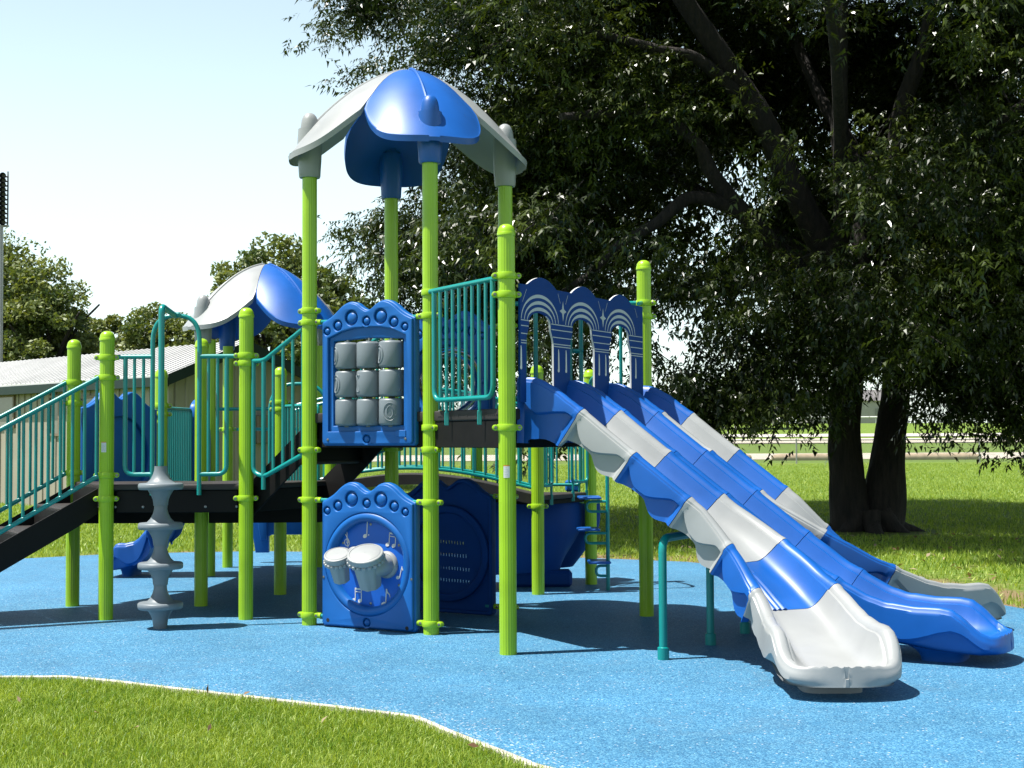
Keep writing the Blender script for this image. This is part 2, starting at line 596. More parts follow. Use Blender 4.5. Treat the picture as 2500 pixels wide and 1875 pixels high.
def circ(cx, cy, rx, ry=None, n=32, a0=0, a1=2 * math.pi):
    ry = ry or rx
    full = abs(a1 - a0 - 2 * math.pi) < 1e-6
    return [(cx + rx * math.cos(a0 + (a1 - a0) * k / (n if full else n - 1)), cy + ry * math.sin(a0 + (a1 - a0) * k / (n if full else n - 1))) for k in range(n)]

def plate_mesh(name, outlines, thick, m, bevel=0.0, z0=0.0, smooth=40, res=2):
    """flat plate in local XY with holes; local z from z0 to z0 + thick"""
    cu = bpy.data.curves.new(name, 'CURVE')
    cu.dimensions = '2D'
    cu.fill_mode = 'BOTH'
    cu.bevel_depth = bevel
    cu.bevel_resolution = res
    cu.extrude = max(thick / 2 - bevel, 1e-4)
    cu.offset = -bevel
    for pts in outlines:
        s = cu.splines.new('POLY')
        s.points.add(len(pts) - 1)
        for q, p in zip(s.points, pts):
            q.co = (p[0], p[1], 0, 1)
        s.use_cyclic_u = True
    o = bpy.data.objects.new(name, cu)
    COL.objects.link(o)
    dg = bpy.context.evaluated_depsgraph_get()
    me = bpy.data.meshes.new_from_object(o.evaluated_get(dg))
    bpy.data.objects.remove(o)
    bpy.data.curves.remove(cu)
    me.name = name
    me.transform(Matrix.Translation((0, 0, z0 + thick / 2)))
    me.materials.clear()
    b = bmesh.new()
    b.from_mesh(me)
    bmesh.ops.remove_doubles(b, verts=b.verts, dist=1e-5)
    b.to_mesh(me)
    b.free()
    finish(me, m, smooth)
    return me

def frame(P, Q):
    """local x along P->Q, y up, z towards the right-hand side of P->Q (facing out)"""
    d = Vector((Q[0] - P[0], Q[1] - P[1], 0)).normalized()
    n = Vector((d.y, -d.x, 0))
    return Matrix(((d.x, 0, n.x, P[0]), (d.y, 0, n.y, P[1]), (0, 1, 0, 0), (0, 0, 0, 1)))

V2 = lambda p, z: Vector((p[0], p[1], z))
def lerp(P, Q, t):
    return (P[0] + (Q[0] - P[0]) * t, P[1] + (Q[1] - P[1]) * t)
def along(P, Q, d):
    L = math.hypot(Q[0] - P[0], Q[1] - P[1])
    return lerp(P, Q, d / L)
def interp(x, xs, ys):
    return float(np.interp(x, xs, ys))

# ------------------------------------------------------------------ terrain and ground
def terr(x, y):
    return np.interp(y, [13, 95.6, 121.6, 133.6, 165.6, 218.6, 400, 2500], [0, 1.03, 1.36, 1.5, 1.905, 3.76, 5.0, 12])

RUB_FRONT = [(-14, -2.3), (-6.0, -1.98), (-2.80, -1.97), (-2.23, -2.03), (-1.44, -2.48), (-.73, -2.89), (.02, -3.35), (.13, -3.47), (.32, -3.83), (.69, -4.48), (.80, -4.65), (1.6, -5.6), (4.0, -8.2)]
RUB_BACK = [(7.5, -5.5), (6.3, -1.5), (5.45, 1.2), (5.2, 2.0), (4.3, 4.1), (3.4, 5.8), (2.94, 6.45), (1.76, 7.1), (0, 7.8), (-2.88, 8.55), (-4.0, 8.38), (-5.03, 8.1), (-5.87, 7.55), (-7, 6.6), (-14, 5.2)]
RUB_Z = 0.0

def seg_dist(x, y, poly):
    d = np.full(np.shape(x), 1e9)
    for (x0, y0), (x1, y1) in zip(poly[:-1], poly[1:]):
        dx, dy = x1 - x0, y1 - y0
        t = np.clip(((x - x0) * dx + (y - y0) * dy) / (dx * dx + dy * dy), 0, 1)
        d = np.minimum(d, np.hypot(x - x0 - t * dx, y - y0 - t * dy))
    return d

def inside(x, y, poly):
    c = np.zeros(np.shape(x), bool)
    n = len(poly)
    for i in range(n):
        x0, y0 = poly[i]
        x1, y1 = poly[(i + 1) % n]
        cond = ((y0 > y) != (y1 > y)) & (x < (x1 - x0) * (y - y0) / (y1 - y0 + 1e-12) + x0)
        c ^= cond
    return c
RUB = RUB_FRONT + RUB_BACK

def build_ground():
    # lawn sheet 12 mm below the rubber, reaching the horizon
    xs = np.unique(np.concatenate([np.linspace(-1500, -60, 14), np.linspace(-60, -14, 24), np.arange(-14, 16, 0.35), np.linspace(16, 60, 24), np.linspace(60, 1500, 14)]))
    ys = np.unique(np.concatenate([np.linspace(-300, -14, 12), np.arange(-14, 26, 0.35), np.linspace(26, 130, 90), np.linspace(130, 260, 40), np.linspace(260, 2400, 14)]))
    X, Y = np.meshgrid(xs, ys)
    Z = terr(X, Y) - 0.014
    bump = np.zeros_like(Z)
    near = (Y < 40) & (np.abs(X) < 20)
    bump[near] = [noise.noise(Vector((x * .25, y * .25, 3))) * .04 for x, y in zip(X[near], Y[near])]
    ins = inside(X, Y, RUB)
    d = seg_dist(X, Y, RUB)
    bump *= np.clip((d - .3) / 2, 0, 1) * (~ins)
    Z = Z + bump
    Z[ins & (d > .6)] -= 0.05
    nx, ny = len(xs), len(ys)
    idx = np.arange(nx * ny).reshape(ny, nx)
    q = np.stack([idx[:-1, :-1], idx[:-1, 1:], idx[1:, 1:], idx[1:, :-1]], -1).reshape(-1, 4)
    back = seg_dist(X, Y, RUB_BACK[1:])
    dry = np.clip(1 - back / 1.1, 0, 1) * .34 + np.clip(1 - back / 4.5, 0, 1) * .16
    dry = np.where(Y < 0, 0, dry) * np.where(X > 3.0, 2.0, np.where(X > 1.5, 1.15, .85))
    dry += np.clip(1 - np.hypot((X - 6.7) / 2.2, (Y - 11.6) / 2.0), 0, 1) * .30
    fence_d = np.abs(Y - 48.0)
    dry += np.clip(1 - fence_d / 3, 0, 1) * .22
    dry += np.where((Y > 96) & (Y < 240), .08, 0)
    dry = np.where(seg_dist(X, Y, RUB_FRONT) < 3, -.1, dry)
    me = fast_mesh('lawn', np.stack([X, Y, Z], -1).reshape(-1, 3), q, m=M['lawn'], attrs={'dry': dry.ravel()}, smooth=True)
    tag(link('lawn', me), kind='structure')
    # rubber sheet
    b = MB()
    n = len(RUB_FRONT)
    ins_pts = []
    for i, (x, y) in enumerate(RUB_FRONT):
        x0, y0 = RUB_FRONT[max(i - 1, 0)]
        x1, y1 = RUB_FRONT[min(i + 1, n - 1)]
        t = Vector((x1 - x0, y1 - y0)).normalized()
        ins_pts.append((x - t.y * .34, y + t.x * .34))
    vs = [(x, y, RUB_Z) for x, y in RUB_FRONT] + [(x, y, RUB_Z) for x, y in ins_pts] + [(x, y, RUB_Z) for x, y in RUB_BACK]
    fs = [(i, i + 1, n + i + 1, n + i) for i in range(n - 1)]
    nb = len(RUB_BACK)
    fs.append(tuple([n + i for i in range(n)] + [2 * n + i for i in range(nb)]))
    fs.append((n - 1, 2 * n, 2 * n - 1))
    fs.append((0, n, 2 * n + nb - 1))
    # skirt down to the soil
    ring = list(range(n)) + [2 * n + i for i in range(nb)]
    base = len(vs)
    vs += [(vs[i][0], vs[i][1], -0.06) for i in ring]
    L = len(ring)
    fs += [(ring[i], ring[(i + 1) % L], base + (i + 1) % L, base + i) for i in range(L)]
    b.add(vs, fs)
    me = b.mesh('rubber_surface', M['rubber'], 20)
    at = me.attributes.new('edge', 'FLOAT', 'POINT')
    at.data.foreach_set('value', [1.0] * n + [0.0] * (len(vs) - n))
    tag(link('rubber_surface', me), kind='structure')
    # pale edging strip along the front
    pts = cr([(x, y, 0) for x, y in RUB_FRONT], 8)
    rows = []
    for i, p in enumerate(pts):
        t = (pts[min(i + 1, len(pts) - 1)] - pts[max(i - 1, 0)]).normalized()
        nn = Vector((t.y, -t.x, 0))
        w = .036 + .006 * noise.noise(p * 3)
        h = .012 + .003 * noise.noise(p * 5)
        a, c = p - nn * .004, p + nn * w
        rows.append([a + Vector((0, 0, -.05)), a + Vector((0, 0, h)), (a + c) / 2 + Vector((0, 0, h + .005)), c + Vector((0, 0, h - .002)), c + Vector((0, 0, -.06))])
    tag(MB().grid(rows).build('concrete_edging', M['kerb_white']), kind='structure')
    # gravel roads beyond the fence
    def strip(name, y0, y1, m, h):
        xs = np.linspace(-200, 200, 81)
        ys = np.linspace(y0, y1, 6)
        rows = [[Vector((x, y + .25 * noise.noise(Vector((x * .15, y, 0))), float(terr(x, y)) + h)) for y in ys] for x in xs]
        tag(MB().grid(rows).build(name, m), kind='structure')
    strip('road', 54.5, 66, M['path'], .006)
    strip('running_track', 97, 121, M['path'], .05)
    strip('track_apron', 136, 164, M['concrete'], .05)
build_ground()

# ------------------------------------------------------------------ play structure
S_ = 1.245
K3 = math.cos(math.pi / 6)
PB = (0.0, 0.0); PA = (-K3 * S_, .5 * S_); PF = (.5 * S_, K3 * S_); PE = (PA[0] + PF[0], PA[1] + PF[1])
PC = (.5 * S_, -K3 * S_); PD = (PC[0] + S_, PC[1] + 2 * K3 * S_)
PH = (-1.695, 1.010); PG = (-2.945, 1.045); PI_ = (-3.556, 2.075); PJ = (-2.312, 2.03); PR = (-1.066, 2.053)
PK = (-3.0, 3.25); PL = (-2.845, 4.97); PM = (-2.85, 6.05); PMp = (-1.71, 6.04); PLp = (-1.70, 4.97); PN = (-1.705, 2.983)
PP = (.944, 2.844); PQ = (1.545, 3.80); PS = (.30, 3.95)
HI, LO, LOW2 = 1.815, 1.195, 1.0

play = tag(empty('play_structure'), 'blue and lime green climbing frame with two petal roofs and a triple slide', 'playground')
WM['play_structure'] = Matrix()

# ---- posts
def post_mesh(h):
    b = MB()
    rows = []
    n = 96
    for z in (0.0, h):
        rows.append([Vector(((.0632 + .0011 * math.cos(20 * 2 * math.pi * k / n)) * math.cos(2 * math.pi * k / n), (.0632 + .0011 * math.cos(20 * 2 * math.pi * k / n)) * math.sin(2 * math.pi * k / n), z)) for k in range(n)])
    b.grid(rows, closed=True)
    return b.mesh('post', M['lime'], 60)
cap_me = MB().lathe([(.062, -.02), (.069, -.018), (.070, 0), (.067, .004), (.066, .012), (.060, .036), (.046, .055), (.026, .066), (0, .07)], 28).mesh('cap', M['lime'], 50)
def clamp_mesh():
    b = MB()
    b.lathe([(.0635, -.027), (.072, -.026), (.0755, -.018), (.0755, .018), (.072, .026), (.0635, .027)], 32)
    for sx in (-1, 1):
        m = Matrix.Translation((sx * .088, 0, 0)) @ Matrix.Rotation(R(90), 4, 'X')
        b.lathe([(0, -.027), (.016, -.027), (.023, -.022), (.0235, 0), (.023, .022), (.016, .027), (0, .027)], 16, m)
        b.bbox((sx * .074, 0, 0), (.032, .05, .042), .012)
    return b.mesh('clamp', M['lime'], 40)
clamp_me = clamp_mesh()
def bolt_mesh():
    b = MB()
    m = Matrix.Rotation(R(90), 4, 'X')
    b.lathe([(.012, 0), (.012, .004), (.007, .007), (0, .0075)], 12, m)
    return b.mesh('bolt', M['bolt'], 40)
bolt_me = bolt_mesh()          # faces -Y
arm_cache = {}
def post(P, h, clamps=(), cap=True, label=None, stickers=()):
    mw = Matrix.Translation((P[0], P[1], 0))
    o = link('post', post_mesh(h), play, mw)
    if label:
        o['label'] = label
    if cap:
        link('cap', cap_me, o, mw @ Matrix.Translation((0, 0, h)))
    for z, a in clamps:
        m2 = mw @ Matrix.Translation((0, 0, z)) @ Matrix.Rotation(a, 4, 'Z')
        link('clamp', clamp_me, o, m2)
        for sx in (-1, 1):
            link('bolt', bolt_me, o, m2 @ Matrix.Translation((sx * .090, -.0265, 0)))
    for z, a in stickers:
        rows = [[Vector((.0652 * math.sin(t), -.0652 * math.cos(t), zz)) for t in np.linspace(-.30 + a, .42 + a, 8)] for zz in (z, z + .085)]
        me = MB().grid(rows).mesh('warning_label', M['white'])
        s = link('warning_label', me, o, mw)
        rows = [[Vector((.0654 * math.sin(t), -.0654 * math.cos(t), zz)) for t in np.linspace(-.30 + a, .42 + a, 8)] for zz in (z + .0855, z + .093)]
        link('label_band', MB().grid(rows).mesh('label_band', M['orange']), o, mw)
        b = MB()
        for k in range(6):
            zz = z + .012 + k * .012
            b.grid([[Vector((.0655 * math.sin(t), -.0655 * math.cos(t), q)) for t in np.linspace(-.22 + a, .30 + a - .09 * (k % 3), 6)] for q in (zz, zz + .004)])
        link('printed_text', b.mesh('printed_text', M['inlay']), o, mw)
    return o
A30, A60 = R(-30), R(-60)
post(PA, 3.90, [(2.70, A30), (2.60, A30), (1.50, A30), (1.07, A30), (.085, A30)], False, 'tall green post left of the letter panel, under the grey roof petal')
post(PB, 3.90, [(2.79, A60), (2.60, A30), (1.68, A60), (1.50, A60 + .25), (1.07, A30), (.085, A30)], False, 'tall green post at the front, under the blue roof petal')
post(PE, 3.90, [(1.50, 0)], False, 'tall green post at the back of the roofed tower')
post(PF, 3.90, [(2.6, A30), (1.07, A30), (.085, A30)], False)
post(PC, 3.12, [(2.80, .15), (2.66, .1), (1.67, .15)], True, 'nearest green post with a dome cap and a white warning label, left of the triple slide', [(1.30, -.15)])
post(PD, 3.12, [(2.80, R(-25)), (2.68, .2)], True, 'green post with a dome cap at the far corner of the triple slide')
post(PH, 2.70, [(2.34, 0), (2.27, .1), (1.07, 0)])
post(PG, 2.50, [(2.33, 0), (2.15, R(30) * .5), (1.28, .2), (1.07, .1)], stickers=[(1.485, -.2)])
post(PI_, 2.50, [(2.15, .3), (1.95, .3), (1.28, .2)])
post(PJ, 2.50, [(1.0, 0)])
post(PR, 2.50, [(.96, 0)])
post(PK, 2.27, [(1.95, .3), (1.86, .1)])
post(PN, 2.27, [(1.97, .2), (1.90, 0)])
post(PL, 2.76, [(.9, 0)], False)
post(PM, 2.76, [(1.72, 0)], False)
post(PMp, 2.76, [(1.72, 0)], False)
post(PLp, 2.76, [(1.72, 0)], False)
post(PP, 2.27, [(.895, 0), (1.95, 0)])
post(PQ, 2.27, [(.90, 0)])
post(PS, 2.27)

# ---- petal roofs
def petal_geo(apex):
    """a petal along local +x, apex at the origin; returns top(a, b) surface rows"""
    na, nb = 26, 25
    rows_t, rows_b = [], []
    avals = list(np.linspace(0.0, .8, 15)) + list(np.linspace(.8, 1.061, 13))[1:]
    for a in avals:
        w = min(a, .49 * math.sqrt(max(0, 1 - (max(a - .50, 0) / .563) ** 3.0))) - .004
        w = max(w, .002)
        rt_, rb_ = [], []
        for j in range(nb):
            f = -1 + 2 * j / (nb - 1)
            b = w * math.sin(f * math.pi / 2)
            z = -(.15 * a + .585 * a * a) - 1.15 * b * b
            if a > .03:
                pass
            edge = abs(f) ** 6
            z += .012 * edge * (a > .45)
            rt_.append(Vector((a, b, z)))
            rb_.append(Vector((a * .995, b * .985, z - .032 - .02 * edge * (a > .5))))
        rows_t.append(rt_)
        rows_b.append(rb_)
    return rows_t, rows_b
def petal_mesh(m):
    t, bt = petal_geo(0)
    b = MB()
    loops = [r_ + bt[i][::-1] for i, r_ in enumerate(t)]
    b.grid(loops, closed=True)
    n = len(loops[0])
    last = (len(loops) - 1) * n
    b.f.append(tuple(last + k for k in range(n)))
    # socket under the petal and the moulded rib that runs down to it
    r0 = .88
    m4 = Matrix.Translation((r0, 0, 0))
    b.lathe([(.066, -1.005), (.088, -1.005), (.094, -.99), (.097, -.93), (.102, -.86), (.108, -.70), (.10, -.58)], 24, m4)
    b.tube([(a, 0, -(.15 * a + .585 * a * a) + .004) for a in np.linspace(.05, .86, 16)], .015, 8)
    return b.mesh('petal', m, 40)
def knob_mesh(m):
    b = MB()
    prof = [(.090, -.86), (.089, -.70), (.084, -.62), (.078, -.55), (.070, -.50), (.058, -.468), (.042, -.448), (.022, -.437), (0, -.434)]
    b.lathe(prof, 28, Matrix.Translation((.88, 0, 0)))
    return b.mesh('knob', m, 50)
pm = {c: (petal_mesh(M[c]), knob_mesh(M[c])) for c in ('blue', 'grey')}
def roof(cx, cy, apex, angs, label):
    mw0 = Matrix.Translation((cx, cy, apex))
    b = MB().lathe([(.07, -.06), (.07, -.022), (.03, -.012), (0, -.010)], 20)
    ro = link('roof', b.mesh('roof', M['grey'], 40), play, mw0)
    ro['label'] = label
    for ang, c in angs:
        m2 = mw0 @ Matrix.Rotation(ang, 4, 'Z')
        p = link('petal', pm[c][0], ro, m2)
        p['label'] = ('blue' if c == 'blue' else 'pale grey') + ' roof petal'
        link('knob', pm[c][1], ro, m2)
hc = ((PA[0] + PF[0]) / 2, (PA[1] + PF[1]) / 2)
va = math.atan2(PA[1] - hc[1], PA[0] - hc[0])
roof(hc[0], hc[1], 4.865, [(va, 'grey'), (va + math.pi / 2, 'blue'), (va + math.pi, 'grey'), (va + 3 * math.pi / 2, 'blue')], 'large petal roof on four tall posts')
h2 = ((PL[0] + PMp[0]) / 2, (PL[1] + PMp[1]) / 2)
v2 = math.atan2(PL[1] - h2[1], PL[0] - h2[0])
roof(h2[0], h2[1], 3.725, [(v2, 'grey'), (v2 + math.pi / 2, 'blue'), (v2 + math.pi, 'grey'), (v2 + 3 * math.pi / 2, 'blue')], 'smaller petal roof farther back')

# ---- decks
def deck(poly, z, th, skirt, name='deck', slots=None, label=None):
    pts = [(p[0], p[1]) for p in poly]
    me = plate_mesh(name, [pts], th, M['deck'], .012, z - th, 40)
    o = link(name, me, play)
    if label:
        o['label'] = label
    if skirt:
        cx = sum(p[0] for p in pts) / len(pts)
        cy = sum(p[1] for p in pts) / len(pts)
        b = MB()
        for (x0, y0), (x1, y1) in zip(pts, pts[1:] + pts[:1]):
            mx, my = (x0 + x1) / 2, (y0 + y1) / 2
            dx, dy = cx - mx, cy - my
            L = math.hypot(dx, dy)
            ln = math.hypot(x1 - x0, y1 - y0)
            b.bbox((mx + dx / L * .05, my + dy / L * .05, z - th - skirt / 2 - .002), (ln - .16, .03, skirt), .006, math.atan2(y1 - y0, x1 - x0))
        link('skirt', b.mesh('skirt', M['skirt']), o)
    return o
dk = deck([PA, PB, PC, PD, PF, PE], HI, .085, .21, label='black high deck at the top of the triple slide')
dl = deck([PI_, PG, PH, PR], LO, .05, .20, label='black low deck behind the stacked grey pods')
deck([PI_, PJ, PR, PN, PLp, PMp, PM, PL, PK], LOW2, .05, .16)
deck([PP, PQ, PS], LOW2, .05, .05, label='small black deck of the boat')
# slots and bolts in the front edge of the high deck
def on_line(P, Q, t, z, off=0.0):
    f = frame(P, Q)
    return f @ Vector((t, z, off))
b = MB()
f_bc = frame(PB, PC)
for t0 in (.14, .165, .19, .215, .24, .265, .40, .43, .47, .62, .77, .80, .845, .86, .96, .99, 1.02, 1.05, 1.08, 1.10):
    c = f_bc @ Vector((t0 + .005, 1.77, .0015))
    b.bbox(c, (.016, .004, .012), .001, A60)
link('edge_slots', b.mesh('edge_slots', M['dark']), dk)['kind'] = 'stuff'
for t0 in (.26, .52, .84, 1.07):
    link('bolt', bolt_me, dk, f_bc @ Matrix.Translation((t0, 1.555, -.03)) @ Matrix.Rotation(R(90), 4, 'X') @ Matrix.Rotation(R(180), 4, 'Z') @ Matrix.Rotation(R(0), 4, 'X'))
f_gh = frame(PG, PH)
for t0 in (.05, .30, .51, .86, 1.14):
    link('bolt', bolt_me, dl, Matrix.Translation(f_gh @ Vector((t0 + .02, .995, -.033))))

# ---- railings
def railing(name, top, bot=None, frame_pts=(), bars=(), r=.0205, rb=.0142, closed=False, brackets=(), label=None):
    """frame_pts: polylines for the tube frame; bars: (bottom, top) pairs"""
    b = MB()
    for pl in frame_pts:
        b.tube(pl, r, 12)
    for p in brackets:
        p = Vector(p)
        b.tube([p, p - Vector((0, 0, .07)), p - Vector((0, 0, .11))], [.015, .013, .009], 8)
        b.bbox(p - Vector((0, 0, .15)), (.036, .010, .11), .004)
    o = b.build(name, M['teal'], play)
    if label:
        o['label'] = label
    for p0, p1 in bars:
        bm_ = MB().tube([p0, p1], rb, 10)
        link('bar', bm_.mesh('bar', M['teal']), o)
    return o
def rounded(pts, rad=.07, n=5):
    P = [Vector(p) for p in pts]
    out = [P[0]]
    for i in range(1, len(P) - 1):
        a = (P[i - 1] - P[i]); c = (P[i + 1] - P[i])
        ra = min(rad, a.length * .45); rc = min(rad, c.length * .45)
        p0, p1 = P[i] + a.normalized() * ra, P[i] + c.normalized() * rc
        for k in range(n + 1):
            t = k / n
            out.append((1 - t) ** 2 * p0 + 2 * t * (1 - t) * P[i] + t * t * p1)
    out.append(P[-1])
    return out
def fence_panel(P, Q, t0, t1, zt, zb, n, off=0.0, brackets=True, label=None, zdeck=None, bar_r=.0145):
    f = frame(P, Q)
    L = math.hypot(Q[0] - P[0], Q[1] - P[1])
    g = lambda t, z: f @ Vector((t, z, off))
    fp = [[g(.07, zt), g(L - .07, zt)], rounded([g(t0, zt), g(t0, zb), g(t1, zb), g(t1, zt)], .10)]
    bars = [(g(t0 + (t1 - t0) * k / (n - 1), zb + .004), g(t0 + (t1 - t0) * k / (n - 1), zt)) for k in range(1, n - 1)]
    br = [g(t0 + (t1 - t0) * .22, zb), g(t0 + (t1 - t0) * .78, zb)] if brackets else []
    return railing('railing', None, frame_pts=fp, bars=bars, brackets=br, label=label, rb=bar_r)
fence_panel(PB, PC, .135, 1.10, 2.79, 1.90, 10, .035, label='teal barred railing beside the high deck')
def sleeve(P, Q, z, d=.12, which=0):
    """lime sleeve and teal stub between a post and a panel"""
for P, Q, zs in ((PA, PB, (2.60, 1.07, .085)), (PE, PF, (2.60, 1.07, .085))):
    L = S_
    for z in zs:
        for a, c in ((P, Q), (Q, P)):
            p0, p1 = Vector((*along(a, c, .07), z)), Vector((*along(a, c, .13), z))
            link('sleeve', MB().tube([p0, p1], .024, 12).mesh('sleeve', M['lime']), play)
            link('rail_stub', MB().tube([p1, Vector((*along(a, c, .22), z))], .017, 10).mesh('rail_stub', M['teal']), play)

# low deck front: two half rails and an arch
f = f_gh
g = lambda t, z, o=.0: f @ Vector((t, z, o))
LGH = math.hypot(PH[0] - PG[0], PH[1] - PG[1])
arch = rounded([g(.41, 1.10), g(.41, 2.70), g(.83, 2.70), g(.83, 1.10)], .24, 10)
def short_rail(t0, tin, tout, label):
    fp = [rounded([g(tin, 2.335), g(t0, 2.335)], .02), rounded([g(t0 if t0 > .5 else t0, 2.33), g(t0, 1.285), g(tin, 1.285)], .085)]
    n = 3
    bars = [(g(t0 + (tin - t0) * k / n, 1.287), g(t0 + (tin - t0) * k / n, 2.335)) for k in range(1, n)]
    fp.append([g(t0, 2.335), g(tout, 2.335)])
    railing('railing', None, frame_pts=fp, bars=bars, label=label)
short_rail(.165, .41, .08, 'short teal railing left of the entry arch')
short_rail(1.075, .83, LGH - .08, 'short teal railing right of the entry arch')
b = MB().tube(arch, .0205, 12)
for t in (.41, .83):
    b.bbox(g(t, 1.155), (.04, .014, .09), .004)
ar = b.build('entry_arch', M['teal'], play)
ar['label'] = 'teal entry arch over the low deck opening'
for t in (.41, .83):
    link('bolt', bolt_me, ar, Matrix.Translation(g(t, 1.135, .012)))

# pod climber
px, py = -2.315, .45
pod_prof = [(.054, .145), (.056, .11), (.066, .075), (.086, .035), (.115, .006), (.135, 0), (.178, 0), (.187, -.008), (.189, -.028), (.187, -.046), (.178, -.054), (.110, -.056), (.098, -.075), (.080, -.105), (.066, -.14), (.060, -.19)]
pod_me = MB().lathe(pod_prof, 40).mesh('pod', M['grey_dark'], 50)
pole_pts = rounded([(px, py, 0.0), (px, py, 2.735), (px - .002, .955, 2.695)], .07, 6)
pc = link('pod_climber', MB().tube(pole_pts, .026, 14).bbox((px, .945, 2.70), (.10, .07, .05), .015).mesh('pod_climber', M['teal']), play)
pc['label'] = 'teal pole threaded with four stacked grey pods'
for k in range(4):
    link('pod', pod_me, pc, Matrix.Translation((px, py, 1.225 - k * .335)) @ Matrix.Rotation(k * .7, 4, 'Z'))
link('pod_foot', MB().lathe([(.056, -.01), (.060, .03), (.062, .04)], 24).mesh('pod_foot', M['grey_dark']), pc, Matrix.Translation((px, py, 0)))

# stair railing from low deck to high deck
f = frame(PH, PA)
LHA = math.hypot(PA[0] - PH[0], PA[1] - PH[1])
g = lambda t, z, o=.0: f @ Vector((t, z, o))
top = lambda t: interp(t, [0, .22, LHA], [2.287, 2.292, 2.57])
bot = lambda t: interp(t, [0, .22, LHA], [1.262, 1.262, 1.47])
fp = [rounded([g(.06, 2.287), g(.21, 2.289), g(LHA - .06, 2.555)], .05), rounded([g(.085, 2.28), g(.085, 1.30), g(.21, 1.262), g(LHA - .05, 1.47)], .06), [g(.205, 2.28), g(.205, 1.15)]]
bars = [(g(t, bot(t)), g(t, top(t))) for t in np.linspace(.205, LHA - .075, 5)[1:]]
railing('railing', None, frame_pts=fp, bars=bars, label='teal railing climbing from the low deck to the roofed tower')
fp = [[V2(lerp(PR, PE, .1), 2.29), V2(lerp(PR, PE, .92), 2.6)], [V2(lerp(PR, PE, .1), 1.27), V2(lerp(PR, PE, .92), 1.5)]]
railing('railing', None, frame_pts=fp, bars=[(V2(lerp(PR, PE, t), 1.24 + t * .3), V2(lerp(PR, PE, t), 2.25 + t * .38)) for t in np.linspace(.12, .9, 7)])

def stair(name, P0, P1, d, z_top, rise, n, run, label, near_drop=.245, perf=False):
    """flight that goes down from the edge P0-P1 in the direction d"""
    d = Vector((d[0], d[1], 0)).normalized()
    e = Vector((P1[0] - P0[0], P1[1] - P0[1], 0))
    w = e.length
    e.normalize()
    st = link(name, MB().box((0, 0, -5), (.001, .001, .001)).mesh(name, M['deck']), play) if False else None
    b = MB()
    # risers as one thin folded sheet
    prof = []
    for k in range(n):
        prof += [(k * run, z_top - k * rise), (k * run, z_top - (k + 1) * rise)]
    root = None
    parts = []
    for side in (0.10, w - .10):
        base = Vector((P0[0], P0[1], 0)) + e * side
        L = n * run
        zt = lambda u: z_top - .005 - u / run * rise
        pts = [(.05, zt(.05) + .0), (L, zt(L)), (L, zt(L) - near_drop - .02), (.22, zt(.22) - near_drop), (.05, zt(.05) - near_drop + .02)]
        fr = Matrix(((d.x, 0, -d.y, base.x), (d.y, 0, d.x, base.y), (0, 1, 0, 0), (0, 0, 0, 1)))
        me = plate_mesh('stringer', [pts], .022, M['skirt'], .003, -.011)
        parts.append(('stringer', me, fr))
    root = link(name, parts[0][1], play, parts[0][2])
    root['label'] = label
    link('stringer', parts[1][1], root, parts[1][2])
    for k in range(1, n):
        c = Vector((P0[0], P0[1], 0)) + e * (w / 2) + d * (k * run - run / 2 + .01) + Vector((0, 0, z_top - k * rise - .02))
        mm = Matrix.Translation(c) @ Matrix.Rotation(math.atan2(e.y, e.x), 4, 'Z')
        tb = MB().bbox((0, 0, 0), (w - .20, run * 1.02, .036), .01).mesh('tread', M['deck'])
        link('tread', tb, root, mm)
        c2 = c + d * (-run / 2 + .01) + Vector((0, 0, rise / 2 + .0))
        link('riser', MB().bbox((0, 0, 0), (w - .20, .014, rise - .02), .003).mesh('riser', M['skirt']), root, Matrix.Translation(c2) @ Matrix.Rotation(math.atan2(e.y, e.x), 4, 'Z'))
    return root
dl_ = (-K3, -.5)
stair('stairs', PG, PI_, dl_, LO, .199, 6, .362, 'black stairs leaving the picture at the left edge')
stair('stairs', PA, PE, (PH[0] - PA[0], PH[1] - PA[1]), HI, .207, 3, .26, 'short black stairs between the low and the high deck', .30)
# handrails of the left stairs
for P, o0, lab in ((PG, 0.0, 'nearer teal stair handrail at the left edge'), (PI_, 0.0, 'farther teal stair handrail at the left edge')):
    d = Vector((*dl_, 0))
    base = Vector((P[0], P[1], 0))
    top = lambda u: 2.19 - .553 * u
    bot = lambda u: 1.315 - .565 * u
    u1 = 2.05
    g = lambda u, z: base + d * u + Vector((0, 0, z))
    fp = [rounded([g(.075, top(.075)), g(u1, top(u1)), g(u1 + .12, top(u1) - .25), g(u1, bot(u1)), g(.075, bot(.075))], .08)]
    bars = [(g(u, bot(u)), g(u, top(u))) for u in np.arange(.09, u1 - .05, .104)]
    railing('railing', None, frame_pts=fp, bars=bars, label=lab, r=.021, rb=.014)

